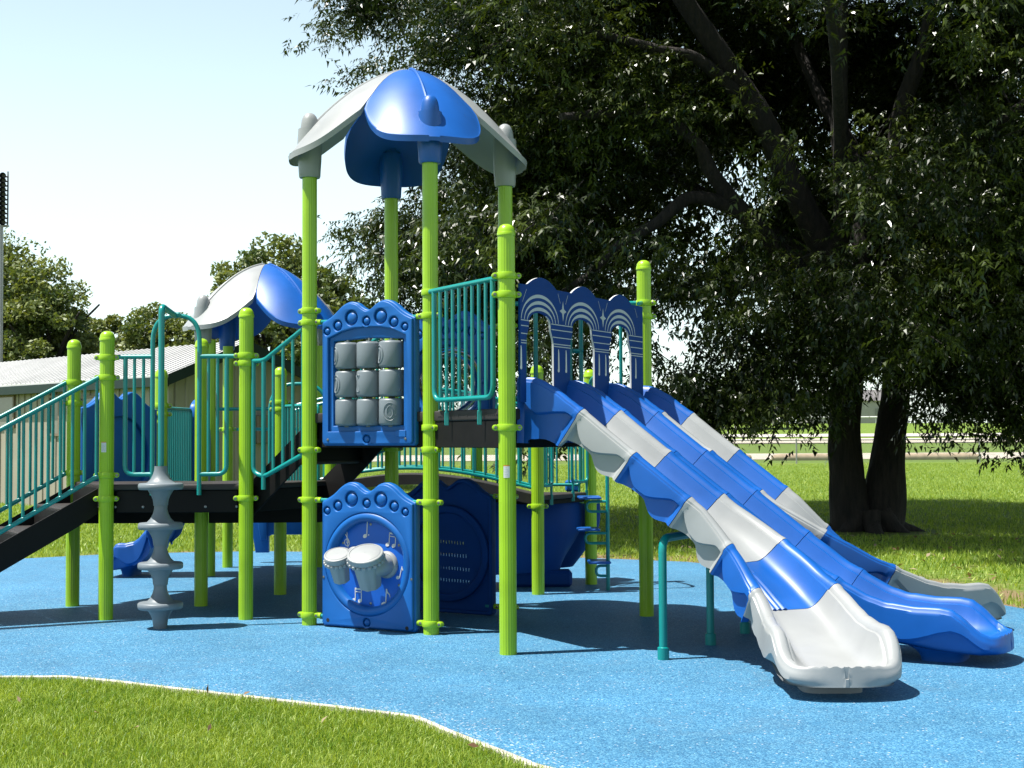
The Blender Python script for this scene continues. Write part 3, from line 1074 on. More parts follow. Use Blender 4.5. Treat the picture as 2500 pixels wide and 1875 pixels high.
# ---- moulded panels
def bump_outline(dz=0.0, x0=.157, x1=1.112):
    c = (x0 + x1) / 2
    half = [(.478, 1.06), (.40, 1.095), (.345, 1.13), (.29, 1.175), (.235, 1.208), (.175, 1.222), (.11, 1.207), (.06, 1.172)]
    pts = [(c - a, z) for a, z in half] + [(c, 1.146)] + [(c + a, z) for a, z in half[::-1]]
    sm = cr([(x, z, 0) for x, z in pts], 5)
    w = (x1 - x0) / 2
    out = [(c - w + .02, 0), (c - w, .02)] + [(c - w, 1.045)] + [(p.x, p.y) for p in sm] + [(c + w, 1.045), (c + w, .02), (c + w - .02, 0)]
    return [(x, z + dz) for x, z in out], c
DOTS = [(-.41, .977, .036), (-.298, 1.022, .047), (-.155, 1.08, .066), (.0, 1.047, .042), (.145, 1.08, .066), (.278, 1.028, .047), (.388, .983, .036)]
def inset(pts, c, cz, s):
    return [(c + (x - c) * s, cz + (z - cz) * s) for x, z in pts]
def moulded(name, P, Q, dz, hole, label, mats='blue_panel', skin_hole=None, extra=()):
    f = frame(P, Q)
    out, c = bump_outline(dz)
    me = plate_mesh(name, [out] + ([hole] if hole else []) + list(extra), .075, M[mats], .016, -.05)
    o = link(name, me, play, f)
    o['label'] = label
    ins = [(c + (x - c) * .965, dz + .55 + (z - dz - .55) * .975) for x, z in out]
    dots = [circ(c + dx, dz + z, r_, n=24) for dx, z, r_ in DOTS]
    sk = plate_mesh('front_skin', [ins] + ([skin_hole or hole] if hole else []) + dots + [circ(c, dz + .055, .038, n=20)] + list(extra), .028, M[mats], .009, .022)
    link('front_skin', sk, o, f)
    for dx, z, r_ in DOTS + [(0, .055, .040)]:
        rr = r_ * .76
        me = MB().lathe([(rr, 0), (rr * .97, .010), (rr * .8, .019), (rr * .5, .025), (0, .028)], 20).mesh('stud', M[mats], 60)
        link('stud', me, o, f @ Matrix.Translation((c + dx, dz + z, .0255)))
    return o, f, c
bolt_z = MB().lathe([(.012, 0), (.012, .003), (.007, .006), (0, .0065)], 12).mesh('bolt', M['bolt'], 40)   # faces +Z
dark_z = MB().lathe([(.017, 0), (.016, .001), (0, .001)], 16).mesh('bolt_hole', M['dark'], 40)

# letter panel
z0 = 1.535
arch_top = [(.99, z0 + .90), (.90, z0 + .935), (.77, z0 + .962), (.637, z0 + .972), (.50, z0 + .962), (.37, z0 + .935), (.275, z0 + .90)]
hole = [(.275, z0 + .17), (.99, z0 + .17), (.99, z0 + .888), (.637, z0 + .905), (.275, z0 + .888)]
skh = [(.235, z0 + .12), (1.03, z0 + .12), (1.03, z0 + .915), (.90, z0 + .968), (.77, z0 + .992), (.637, z0 + 1.0), (.50, z0 + .992), (.37, z0 + .965), (.235, z0 + .915)]
lp, f, c = moulded('letter_panel', PA, PB, z0, hole, 'blue panel with nine grey turning cylinders', skin_hole=skh)
for x, z in ((.235, z0 + .05), (1.03, z0 + .055)):
    link('bolt', bolt_z, lp, f @ Matrix.Translation((x, z, .051)))
link('name_plate', MB().bbox((0, 0, 0), (.10, .055, .008), .003).mesh('name_plate', M['blue_panel']), lp, f @ Matrix.Translation((.985, z0 + .10, .052)))
def cyl_mesh(glyphs):
    b = MB()
    rr, hh = .106, .112
    b.lathe([(.0, -hh - .012), (.028, -hh - .012), (.028, -hh), (rr - .02, -hh), (rr - .006, -hh + .006), (rr, -hh + .02), (rr, hh - .02), (rr - .006, hh - .006), (rr - .02, hh), (.028, hh), (.028, hh + .012), (0, hh + .012)], 48)
    # local z up, glyph centred at angle a (0 faces -y)
    def wrap(pl, a, r_, closed):
        pts = []
        for x, z in pl:
            t = a + x / rr
            pts.append(((rr + .001) * math.sin(t), -(rr + .001) * math.cos(t), z))
        b.tube(pts, r_, 6, closed=closed)
    for ch, a in glyphs:
        if ch == 'O':
            wrap(circ(0, 0, .055, .074, 28), a, .0052, True)
            wrap(circ(0, 0, .026, .048, 24), a, .0052, True)
        else:
            w = .016
            for s in (1, -1):
                pl = [(s * -.042 - w, .07), (s * -.042 + w, .07), (s * .042 + w, -.07), (s * .042 - w, -.07)]
                pl = [(p.x, p.y) for p in rounded([(*pl[0], 0), (*pl[1], 0), (*pl[2], 0), (*pl[3], 0), (*pl[0], 0)], .008, 3)]
                wrap(pl, a, .0052, False)
    return b.mesh('letter_cylinder', M['grey_dark'], 50)
T = R(1)
gl = [[('O', -46 * T), ('X', 150 * T)], [('X', 93 * T)], [('O', -38 * T)], [('O', -34 * T)], [('X', -47 * T)], [('X', 100 * T)], [('X', 112 * T)], [('X', 97 * T)], [('O', 26 * T)]]
k = 0
for zc in (2.295, 2.055, 1.815):
    for tc_ in (.412, .634, .862):
        link('letter_cylinder', cyl_mesh(gl[k]), lp, Matrix.Translation(f @ Vector((tc_, zc, .005))) @ Matrix.Rotation(A30, 4, 'Z'))
        k += 1
for tc_ in (.412, .634, .862):
    link('spindle', MB().tube([f @ Vector((tc_, z0 + .12, .005)), f @ Vector((tc_, z0 + .98, .005))], .012, 8).mesh('spindle', M['steel']), lp)

# drum panel
cc = .637
dp, f, c = moulded('drum_panel', PA, PB, .006, circ(cc, .545, .355, n=56), 'blue panel with two grey drums and white music notes', skin_hole=circ(cc, .545, .43, n=56))
ring = []
for k in range(72):
    a = 2 * math.pi * k / 72
    bulge = .010 * max(0, math.sin(a * 2.5 + .4)) ** 2
    rr_ = .395 + bulge
    row = []
    for q in range(13):
        t = math.pi * q / 12
        row.append(Vector((cc + (rr_ - .042 * math.cos(t)) * math.cos(a), .545 + (rr_ - .042 * math.cos(t)) * math.sin(a), .015 + .042 * math.sin(t))))
    ring.append(row)
ring.append(ring[0])
link('ring_moulding', MB().grid(ring).mesh('ring_moulding', M['blue_panel'], 50), dp, f)
link('back_plate', plate_mesh('back_plate', [circ(cc, .545, .40, n=56)], .012, M['blue_plate'], .002, -.022), dp, f)
for a in range(6):
    link('bolt', bolt_z, dp, f @ Matrix.Translation((cc + .33 * math.cos(R(60 * a + 90)), .545 + .33 * math.sin(R(60 * a + 90)), -.0095)))
for x, z in ((.235, .06), (1.04, .04)):
    link('bolt_hole', dark_z, dp, f @ Matrix.Translation((x, z, .0505)))
for x, z in ((.19, .42), (1.085, .44)):
    link('bolt', bolt_z, dp, f @ Matrix.Translation((x, z, .05)))
def drum_mesh(rad, length):
    b = MB()
    n = 60
    rows = []
    for s_, z in ((1.0, .0), (1.0, -.04), (.985, -.058)):
        row = []
        for k in range(n):
            a = 2 * math.pi * k / n
            sc = 1 + (0 if z > -.03 else (.012 if z > -.05 else -.10 * abs(math.sin(a * 9)) ** 2))
            row.append(Vector((rad * s_ * sc * math.cos(a), rad * s_ * sc * math.sin(a), z - (.0 * abs(math.sin(a * 10)) if z < -.03 else 0))))
        rows.append(row)
    head = [[Vector((rad * q * math.cos(2 * math.pi * k / n), rad * q * math.sin(2 * math.pi * k / n), zz)) for k in range(n)] for q, zz in ((.02, .010), (.80, .010), (.845, .006), (.86, .004), (.88, .008), (.97, .005))]
    body = [[Vector((rad * q * (1 + .035 * math.cos(a * 8)) * math.cos(a), rad * q * (1 + .035 * math.cos(a * 8)) * math.sin(a), zz)) for a in [2 * math.pi * k / n for k in range(n)]] for q, zz in ((.93, -.05), (.80, -.06), (.77, -.09), (.70, -length * .6), (.60, -length), (.5, -length), (.02, -length))]
    b.grid(head + rows + body, closed=True)
    for k in range(20):
        a = 2 * math.pi * (k + .5) / 20
        b.lathe([(0, -.020), (.017, -.012), (.020, 0), (.015, .013), (0, .016)], 8, Matrix.Translation((rad * .965 * math.cos(a), rad * .965 * math.sin(a), -.058)))
    return b.mesh('drum', M['grey'], 35)
def bongo(mx_, mz, tx, tz, off, rad, length, tilt_side):
    hd = f @ Vector((tx, tz, off))
    nrm = (f.to_3x3() @ Vector((tilt_side, .86, .43))).normalized()
    q = nrm.to_track_quat('Z', 'Y').to_matrix().to_4x4()
    link('drum', drum_mesh(rad, length), dp, Matrix.Translation(hd) @ q)
    bx = hd - nrm * (length * .45)
    p0 = f @ Vector((mx_, mz, -.01))
    p1 = f @ Vector((mx_, mz, .10))
    arm = cr([p0, p1, (p1 + bx) / 2 + (f.to_3x3() @ Vector((0, 0, .04))), bx], 6)
    b = MB().tube(arm, rad * .60, 20)
    link('drum_arm', b.mesh('drum_arm', M['grey'], 50), dp)
    fl = MB().lathe([(0, .035), (rad * .6, .034), (rad * .70, .028), (rad * .76, .012), (rad * .76, 0)], 32)
    link('drum_mount', fl.mesh('drum_mount', M['grey'], 50), dp, f @ Matrix.Translation((mx_, mz, -.0095)))
bongo(.80, .545, .765, .655, .25, .150, .31, .14)
bongo(.475, .60, .475, .635, .24, .112, .25, .14)
# white notes on the plate
def note_mesh(kind, s=1.0):
    b = MB()
    def ell(cx, cy, rx, ry, ang):
        pts = []
        for x, y in circ(0, 0, rx, ry, 20):
            pts.append((cx + x * math.cos(ang) - y * math.sin(ang), cy + x * math.sin(ang) + y * math.cos(ang)))
        n = len(pts)
        vs = [(x, y, .0035) for x, y in pts] + [(x, y, 0) for x, y in pts]
        b.add(vs, [tuple(range(n))] + [(i, (i + 1) % n, n + (i + 1) % n, n + i) for i in range(n)])
    def bar(x0, y0, x1, y1, w):
        d = Vector((x1 - x0, y1 - y0)).normalized()
        nx, ny = -d.y * w / 2, d.x * w / 2
        vs = [(x0 + nx, y0 + ny), (x0 - nx, y0 - ny), (x1 - nx, y1 - ny), (x1 + nx, y1 + ny)]
        b.add([(x, y, .0035) for x, y in vs] + [(x, y, 0) for x, y in vs], [(0, 1, 2, 3), (0, 4, 5, 1), (1, 5, 6, 2), (2, 6, 7, 3), (3, 7, 4, 0)])
    if kind == 'quarter':
        ell(-.012, 0, .021, .016, .5); bar(.006, .005, .006, .125, .007); ell(.024, .012, .006, .006, 0)
    elif kind == 'pair':
        ell(-.033, 0, .018, .014, .5); ell(.024, -.004, .018, .014, .5)
        bar(-.018, .004, -.018, .092, .006); bar(.039, .002, .039, .088, .006)
        bar(-.021, .088, .042, .084, .012); bar(-.021, .066, .042, .062, .006)
    elif kind == 'eighth':
        ell(-.012, 0, .019, .014, .5); bar(.004, .004, .004, .10, .006)
        b.tube([(.004, .098, .002), (.014, .078, .002), (.030, .066, .002), (.036, .045, .002)], [.004, .005, .004, .001], 6)
    elif kind == 'clef':
        p = cr([(-.004, .0, 0), (.012, -.012, 0), (.020, .008, 0), (.002, .026, 0), (-.020, .012, 0), (-.020, -.020, 0), (.004, -.036, 0), (.026, -.022, 0), (.026, .010, 0), (.002, .050, 0), (-.008, .078, 0), (.006, .104, 0), (.012, .080, 0), (.006, .02, 0), (.010, -.05, 0), (.0, -.064, 0), (-.010, -.054, 0)], 5)
        b.tube([(v.x, v.y, .002) for v in p], .0034, 6)
    me = b.mesh('music_note', M['white'], 30)
    me.transform(Matrix.Scale(s, 4))
    return me
for kind, x, z, s, rz in (('quarter', .592, .775, 1.0, -.05), ('pair', .845, .71, 1.1, -.05), ('clef', .39, .72, .95, .1), ('eighth', .925, .44, 1.0, -.25), ('pair', .50, .235, 1.1, .02), ('eighth', .785, .215, 1.3, -.06), ('quarter', .80, .44, .5, 0)):
    if s > .6:
        link('music_note', note_mesh(kind, s), dp, f @ Matrix.Translation((x, z, -.0095)) @ Matrix.Rotation(rz, 4, 'Z'))

# panels on the far side of the tower
slits = []
for r_, (z, t0_, t1_) in enumerate(((.645, .40, .80), (.53, .40, .83), (.41, .40, .86), (.30, .40, .88))):
    for t in np.arange(t0_, t1_, .03):
        zz = z - (t - .6) * .04
        slits.append([(t - .003, zz - .014), (t + .004, zz - .016), (t + .003, zz + .016), (t - .004, zz + .014)])
f = frame(PE, PF)
out, c = bump_outline(.006)
me = plate_mesh('speaker_panel', [out] + slits, .012, M['navy'], .002, .0)
sp_ = link('speaker_panel', me, play, f)
sp_['label'] = 'dark blue panel pierced with slits, behind the drum panel'
me = plate_mesh('rim', [out, [(cc + (x - cc) * .93, .55 + (z - .55) * .94) for x, z in out]], .09, M['navy'], .014, -.04)
link('rim', me, sp_, f)
link('ring_moulding', plate_mesh('ring_moulding', [circ(cc, .545, .44, n=48), circ(cc, .545, .37, n=48)], .05, M['navy'], .016, .008), sp_, f)
bh = circ(cc, 2.105, .345, n=56)
bp_, f, c = moulded('bubble_panel', PE, PF, 1.535, bh, 'blue panel with a clear bubble window, behind the barred railing', skin_hole=circ(cc, 2.105, .40, n=56))
rows = []
for k in range(9):
    t = math.pi / 2 * k / 8
    rows.append([Vector((cc + .355 * math.cos(t) * math.cos(a), 2.105 + .355 * math.cos(t) * math.sin(a), -.05 - .25 * math.sin(t))) for a in np.linspace(0, 2 * math.pi, 49)[:-1]])
link('bubble_window', MB().grid(rows, closed=True).mesh('bubble_window', M['glass'], 60), bp_, f)
for k in range(10):
    a = 2 * math.pi * k / 10
    link('stud', MB().lathe([(.02, 0), (.019, .01), (.012, .017), (0, .02)], 14).mesh('stud', M['blue_panel'], 60), bp_, f @ Matrix.Translation((cc + .385 * math.cos(a), 2.105 + .385 * math.sin(a), .02)))
# panel on the left rear of the low deck
f = frame(PI_, PK)
out, c = bump_outline(.86, .10, 1.20)
me = plate_mesh('solid_panel', [out], .05, M['blue_panel'], .016, -.06)
o = link('solid_panel', me, play, f)
o['label'] = 'dark blue panel seen from behind, left of the entry arch'
cx_ = (.10 + 1.20) / 2
me = plate_mesh('front_skin', [out, circ(cx_, .86 + .55, .42, n=48)], .045, M['blue_panel'], .014, -.012)
link('front_skin', me, o, f)

# ---- arch panel above the slide
f = frame(PC, PD)
tops = [(.05, 2.743), (.162, 2.745)]
def hump(xc, w, h):
    return [(xc - w + 2 * w * k / 14, 2.745 + h * math.sin(math.pi * k / 14) ** .85) for k in range(15)]
o_pts = [(.05, 1.86), (.05, 2.743)] + hump(.395, .236, .072) + hump(1.108, .218, .070) + hump(1.815, .212, .066) + [(2.235, 2.743), (2.44, 2.743), (2.44, 1.86)]
def opening(xc):
    hw = .205
    L_ = [(xc - .222, 2.045), (xc - .222, 2.325), (xc - .210, 2.36), (xc - .178, 2.42), (xc - .172, 2.47)]
    arc = [(xc + .172 * math.cos(a), 2.47 + .076 * math.sin(a)) for a in np.linspace(math.pi, 0, 15)[1:-1]]
    Rr = [(2 * xc - x, z) for x, z in L_[::-1]]
    return [(xc - .222, 1.80 + .06)] + L_ + arc + Rr + [(xc + .222, 1.86)]
XC = (.358, 1.076, 1.792)
# legs and head as one outline: go round the openings from below
outl = [(.05, 1.86), (.05, 2.743)] + hump(.395, .236, .072) + hump(1.108, .218, .070) + hump(1.815, .212, .066) + [(2.235, 2.743), (2.26, 2.743), (2.26, 1.86)]
path = outl[:]
for xc in XC[::-1]:
    path += opening(xc)[::-1]
ap = link('arch_panel', plate_mesh('arch_panel', [path], .020, M['navy'], .002, .07), play, f)
ap['label'] = 'dark blue panel with three arches above the slide lanes'
def inlay_strip(pl, w):
    """flat raised strip following pl with half widths w"""
    b = MB()
    n = len(pl)
    L_, R_ = [], []
    for i, (x, z) in enumerate(pl):
        x0, z0_ = pl[max(i - 1, 0)]
        x1, z1_ = pl[min(i + 1, n - 1)]
        d = Vector((x1 - x0, z1_ - z0_)).normalized()
        ww = w[i] if hasattr(w, '__len__') else w
        L_.append((x - d.y * ww, z + d.x * ww))
        R_.append((x + d.y * ww, z - d.x * ww))
    b.grid([[Vector((x, z, .0915)) for x, z in L_], [Vector((x, z, .0915)) for x, z in R_]])
    return b
allb = MB()
def addb(b2):
    allb.add(b2.v, b2.f)
for xc in XC:
    for kx, kz, wd in ((.205, .100, .010), (.250, .148, .010), (.298, .198, .010)):
        aa = np.linspace(math.pi * .985, math.pi * .015, 29)
        pl = [(xc + kx * math.cos(a), 2.474 + kz * math.sin(a)) for a in aa]
        addb(inlay_strip(pl, [.0045 + .0085 * math.sin(a) ** 2 for a in aa]))
for x0_, x1_ in ((.055, .178), (.535, .899), (1.253, 1.615), (1.970, 2.25)):
    for z, ins_ in ((2.474, .0), (2.432, .004), (2.374, .022), (2.322, .034), (2.303, .036)):
        a0, a1 = x0_ + (ins_ if x0_ > .1 else 0), x1_ - (ins_ if x1_ < 2.2 else 0)
        addb(inlay_strip([(a0, z), (a1, z)], .0035))
for xs in (.735, 1.455):
    pts = []
    for k in range(8):
        a = math.pi / 4 * k + math.pi / 2
        r1 = (.082, .022, .066, .022)[k % 4] if k % 2 == 0 else .028
        if k % 4 == 0: rx = .082
        elif k % 2 == 0: rx = .058
        else: rx = .024
        pts.append((xs + rx * math.cos(a), 2.586 + rx * math.sin(a)))
    allb.add([(x, z, .0915) for x, z in pts], [tuple(range(8))])
    for sx in (-1, 1):
        addb(inlay_strip([(xs + sx * .085, 2.72), (xs + sx * .045, 2.645)], .0022))
addb(inlay_strip([(.145, 2.71), (.08, 2.61)], .0022))
addb(inlay_strip([(2.09, 2.72), (2.14, 2.64)], .0022))
link('inlay_lines', allb.mesh('inlay_lines', M['inlay']), ap, f)['kind'] = 'stuff'
for x in (.055, .655, .782, 1.375, 1.50, 2.10):
    b = MB()
    pts = [(x - .011, 2.13)] + [(x + .016 * math.cos(a), 2.118 + .015 * math.sin(a)) for a in np.linspace(math.pi * .9, math.pi * 2.1, 9)] + [(x + .011, 2.25), (x + .004, 2.282), (x - .006, 2.282)]
    b.add([(q[0], q[1], .0918) for q in pts], [tuple(range(len(pts)))])
    link('drop_inlay', b.mesh('drop_inlay', M['white']), ap, f)
# pale core shows on the cut edges of the sheet
for xc in XC:
    b = MB()
    pl = [p for p in opening(xc)[1:] if p[0] > xc + .10]
    b.grid([[Vector((x - .0012, z, .072)) for x, z in pl], [Vector((x - .0012, z, .088)) for x, z in pl]])
    link('cut_edge', b.mesh('cut_edge', M['white'], 60), ap, f)
for xc, w, h in ((.395, .236, .072), (1.108, .218, .070), (1.815, .212, .066)):
    pl = hump(xc, w, h)
    b = MB().grid([[Vector((x, z + .0015, .072)) for x, z in pl], [Vector((x, z + .0015, .088)) for x, z in pl]])
    link('cut_edge', b.mesh('cut_edge', M['white'], 60), ap, f)
p0, p1 = f @ Vector((2.26, 2.775, .05)), f @ Vector((2.44, 2.80, .0))
link('rail_stub', MB().tube([p0, p1], .017, 10).mesh('rail_stub', M['teal']), ap)

# far side opening of the high deck (between the rear roof post and the far corner post)
Y0 = PF[1]
for xa, xb in ((.70, .89), (1.80, 1.51)):
    xi = xa + (xb - xa) * .5
    railing('railing', None, frame_pts=[rounded([(xa, Y0, 2.80), (xb, Y0, 2.80), (xb, Y0, 1.95), (xa, Y0, 1.95)], .05)], bars=[((xi, Y0, 1.95), (xi, Y0, 2.80))], rb=.016)
fp = [[(1.20, Y0 + .02, 2.85), (1.20, Y0 + .02, 1.80)], [(1.30, Y0 + .05, 2.7), (1.30, Y0 + .05, 1.80)], [(1.13, Y0 + .05, 2.375), (1.32, Y0 + .05, 2.375)]]
railing('gate_frame', None, frame_pts=fp, label='teal frame at the back of the high deck')

# ---- triple slide
Rb = 1.152
def lane_path(s, turn):
    """distance along the lane -> (u, w offset, heading)"""
    if turn == 0 or s <= 1.35:
        return s, 0.0, 0.0
    th = R(60)
    La = Rb * th
    if s <= 1.35 + La:
        a = (s - 1.35) / Rb
        return 1.35 + Rb * math.sin(a), turn * Rb * (1 - math.cos(a)), turn * a
    q = s - 1.35 - La
    return 1.35 + Rb * math.sin(th) + q * math.cos(th), turn * (Rb * (1 - math.cos(th)) + q * math.sin(th)), turn * th
RS = [0, .1, .2, .32, .5, .93, 1.35, 1.77, 2.0, 2.19, 2.35, 2.5, 2.73, 2.90, 2.99, 3.06, 3.13, 3.19, 3.24, 3.32]
RZ = [2.055, 2.05, 2.015, 1.945, 1.815, 1.49, 1.175, .86, .69, .575, .485, .430, .405, .405, .390, .350, .290, .240, .212, .200]
BS = [0, .12, .25, .5, .93, 1.35, 1.77, 2.0, 2.19, 2.35, 2.5, 2.75, 3.0, 3.15, 3.25, 3.32]
BZ = [1.83, 1.825, 1.76, 1.58, 1.255, .94, .625, .465, .355, .275, .225, .185, .165, .168, .184, .196]
from math import exp
def foot_mesh(turn, w0, m, axes=None):
    d_ax = Vector((.5, K3, 0)); n_ax = Vector((K3, -.5, 0))
    O = Vector((PC[0], PC[1], 0))
    if axes:
        n_ax, d_ax, O = axes
    rows = []
    for q in range(9):
        t = q / 8
        e = (1 - t) ** 2.2
        s_a, s_b, hh_ = 2.72 - .22 * e, 3.02 + .12 * e, .19 + .11 * e
        row = []
        for k in range(28):
            a = 2 * math.pi * k / 28
            ca, sa = math.cos(a), math.sin(a)
            ca, sa = math.copysign(abs(ca) ** .5, ca), math.copysign(abs(sa) ** .5, sa)
            s = (s_a + s_b) / 2 + (s_b - s_a) / 2 * ca
            u, w, hd = lane_path(s, turn)
            lat = -n_ax * math.sin(hd) + d_ax * math.cos(hd)
            row.append(O + n_ax * u + d_ax * (w + w0) + lat * (hh_ * sa) + Vector((0, 0, .155 * (1 - t))))
        rows.append(row)
    b = MB().grid(rows, closed=True)
    b.f.append(tuple(8 * 28 + k for k in range(28)))
    return b.mesh('slide_foot', m, 50)
def lane_mesh(s0, s1, turn, w0, m, exit_=False, grooves=False, zscale=1.0, org=None, axes=None):
    d_ax = Vector((.5, K3, 0)); n_ax = Vector((K3, -.5, 0))
    O = Vector((PC[0], PC[1], 0))
    if axes:
        n_ax, d_ax, O = axes
    L_ = s1 - s0
    ss = np.array([s0 + .002, s0 + .018, s0 + .030, s0 + .042] + list(np.linspace(s0 + .06, s1 - .06, 14)) + [s1 - .042, s1 - .030, s1 - .018, s1 - .002])
    if exit_:
        ss = np.concatenate([[s0 + .002, s0 + .018, s0 + .030, s0 + .042], np.linspace(s0 + .07, 2.85, 15), np.linspace(2.87, 3.02, 6), 3.02 + .30 * np.sin(np.linspace(.08, math.pi / 2, 34))])
    loops = []
    for s in ss:
        u, w, hd = lane_path(s, turn)
        w += w0
        fwd = n_ax * math.cos(hd) + d_ax * math.sin(hd)
        lat = -n_ax * math.sin(hd) + d_ax * math.cos(hd)
        c = O + n_ax * u + d_ax * w
        rz, bz = interp(s, RS, RZ), interp(s, BS, BZ)
        hw = .367
        narrow = 1.0
        if exit_:
            hw += .025 * max(0, min(1, (s - 2.5) / .4))
            x = min(1, max(0, (s - 3.02) / .30))
            narrow = max(.03, (1 - x ** 3.2) ** (1 / 2.4))
        rel = (s - s0) / (s1 - s0)
        fl = max(exp(-((s - s0) / .028) ** 4), exp(-((s1 - s) / .028) ** 4) if not exit_ else 0)
        hump_ = max(0, math.sin(math.pi * min(1, max(0, (rel - .45) / .5)))) ** 1.3
        dep = .285 + .085 * hump_ + .035 * max(exp(-((s - s0) / .07) ** 2), exp(-((s1 - s) / .07) ** 2))
        if s < .42:
            dep = max(dep, .50 - .35 * max(0, s - .15))
        low = rz - dep
        if exit_:
            low = min(interp(s, [2.10, 2.19, 2.4, 2.62, 2.9, 3.15, 3.25, 3.32], [.40, .26, .17, .13, .10, .085, .085, .09]), bz - .03)
        insd = .045 * (1 - fl)
        bead = .011 * fl
        rimw = .098
        pts = []
        # left outer side going up, over the rim, across the bed, to the right
        def side(sg):
            mid = rz - .115 - .15 * math.sin(math.pi * min(1, max(0, (rel - .03) / .80)) ** .8) ** 1.2 * (1 if rel < .83 else 0)
            mid = max(mid, low + .03)
            ext = .03 if exit_ and s > 2.6 else 0
            return [(sg * (hw - insd - ext), low), (sg * (hw - insd - .002 - ext * .4), (low + mid) / 2), (sg * (hw - insd), mid - .012), (sg * (hw - .002), mid + .012), (sg * (hw + bead), rz - .062), (sg * (hw + bead - .002), rz - .040), (sg * (hw - .010 + bead), rz - .034), (sg * (hw - .012 + bead), rz - .018), (sg * (hw - .026), rz + bead * .6 - .003), (sg * (hw - .048), rz + bead), (sg * (hw - .070), rz - .003 + bead * .6), (sg * (hw - .088), rz - .018 if rz - bz > .08 else bz + (rz - bz) * .55), (sg * (hw - .098), max(rz - .045, bz + .02) if rz - bz > .08 else bz + (rz - bz) * .28)]
        lft = side(-1)
        wallb = hw - .112
        bed = []
        nbed = 65 if (grooves or exit_) else 25
        for j in range(nbed):
            y = -wallb + 2 * wallb * j / (nbed - 1)
            q = abs(y) / wallb
            h = (rz - bz - .05) * max(0, (q - .45) / .55) ** 2.8 if rz - bz > .06 else 0
            z = bz + h
            if grooves and turn * y > .02 and .15 < rel:
                z += .017 * abs(math.sin((abs(y) - .02) * math.pi / .042)) * (1 if q < .85 else 0) * min(1, (rel - .15) / .12)
            bed.append((y, z))
        rgt = side(1)[::-1]
        und = max(low + .0, bz - .035) if not exit_ else low
        loop = lft + bed + rgt + [(hw - .055, min(low + .001, und)), (hw - .075, und), (0, und), (-(hw - .075), und), (-(hw - .055), min(low + .001, und))]
        loop = [(y * narrow, z) for y, z in loop]
        if exit_ and s > 3.17:
            amp = .017 * min(1, (s - 3.17) / .08)
            loop = [(y, z + (amp * abs(math.cos(y * math.pi / .066)) ** .7 * max(0, 1 - (abs(y) / .25) ** 4) if z > .13 else 0)) for y, z in loop]
        m_ = (interp(s - .05, BS, BZ) - interp(s + .05, BS, BZ)) / .10
        q_ = 1 / (1 + m_ * m_)
        # cut square to the run of the slide
        loops.append([c + lat * y + fwd * (m_ * q_ * (z - bz)) + Vector((0, 0, bz + (z - bz) * q_)) for y, z in loop])
    if exit_:
        mz = sum(p.z for p in loops[-1]) / len(loops[-1])
        base_l = loops[-1]
        mz = .14
        for ph in (30, 60, 90):
            cs, sn = math.cos(R(ph)), math.sin(R(ph))
            loops.append([p - lat * ((p - c).dot(lat) * .16 * (1 - cs)) + fwd * (.001 * sn) + Vector((0, 0, (mz - p.z) * (1 - max(cs, .02)))) for p in base_l])
    b = MB()
    b.grid(loops, closed=True)
    n = len(loops[0])
    b.f.append(tuple(range(n)))
    last = (len(loops) - 1) * n
    b.f.append(tuple(last + k for k in range(n)))
    return b.mesh('slide_section', m, 48 if exit_ else 38)
JO = [-.02, .41, .83, 1.25, 1.67, 2.10, 3.32]
sl = empty('triple_slide')
sl.parent = play
WM['triple_slide'] = Matrix()
sl['label'] = 'triple slide of blue and grey sections with the outer lanes turning away'
cols = {0: ['blue', 'grey', 'blue', 'grey', 'blue', 'grey'], 1: ['blue'] * 6, 2: ['blue', 'grey', 'blue', 'grey', 'blue', 'grey']}
for ln, (w0, turn) in enumerate(((.55, -1), (1.292, 0), (2.034, 1))):
    for k in range(6):
        me = lane_mesh(JO[k], JO[k + 1], turn, w0, M[cols[ln][k]], k == 5, k == 4 and turn != 0)
        o = link('slide_section', me, sl)
        if k == 5:
            link('slide_foot', foot_mesh(turn, w0, M[cols[ln][k]]), sl)
        o['label'] = ('blue' if cols[ln][k] == 'blue' else 'pale grey') + (' slide exit' if k == 5 else ' slide section')
# teal supports below the slide
f = frame(PC, PD)
lv = Vector((.5, K3, 0))
def leg(P, ztop, reach):
    p = Vector((P[0], P[1], 0))
    pts = [p, p + Vector((0, 0, ztop))] + ([p + Vector((0, 0, ztop)) + lv * reach] if reach else [])
    b = MB().tube(rounded(pts, .10, 7) if reach else pts, .030, 16)
    b.lathe([(.031, 0), (.042, 0), (.042, .085), (.031, .09)], 20, Matrix.Translation(p))
    o = b.build('slide_support', M['teal'], play)
    return o
leg((1.735, -1.365), .865, 2.0)
leg((2.178, -.673), .80, 0)
leg((2.55, -.05), .80, 0)
leg((2.75, -1.5), .12, 0)

# ---- boat, bridge and ladder at the back right
rows = []
for k in range(17):
    t = k / 16
    # from the stern around the near side to the bow
    x = .30 + 1.16 * t
    y = 3.15 + .55 * t
    row = []
    for q in range(11):
        z = .16 + .76 * q / 10
        bow = max(0, (t - .72) / .28)
        sh = .30 * bow ** 1.6 * max(0, 1 - (z - .16) / .5) ** 1.3
        curve = -.10 * math.sin(math.pi * (z - .16) / .95)
        lap = .012 * ((z * 9) % 1)
        row.append(Vector((x - sh, y + curve - lap + .25 * bow ** 2, z)))
    rows.append(row)
b = MB().grid(rows)
o = b.build('boat_hull', M['navy'], play, 30)
o['label'] = 'dark blue clapboard boat hull under the small rear deck'
link('keel', MB().bbox((.95, 3.62, .09), (.75, .28, .17), .03).mesh('keel', M['navy']), o)
rows2 = [[Vector((p.x + .02, p.y + .55, p.z)) for p in r_] for r_ in rows]
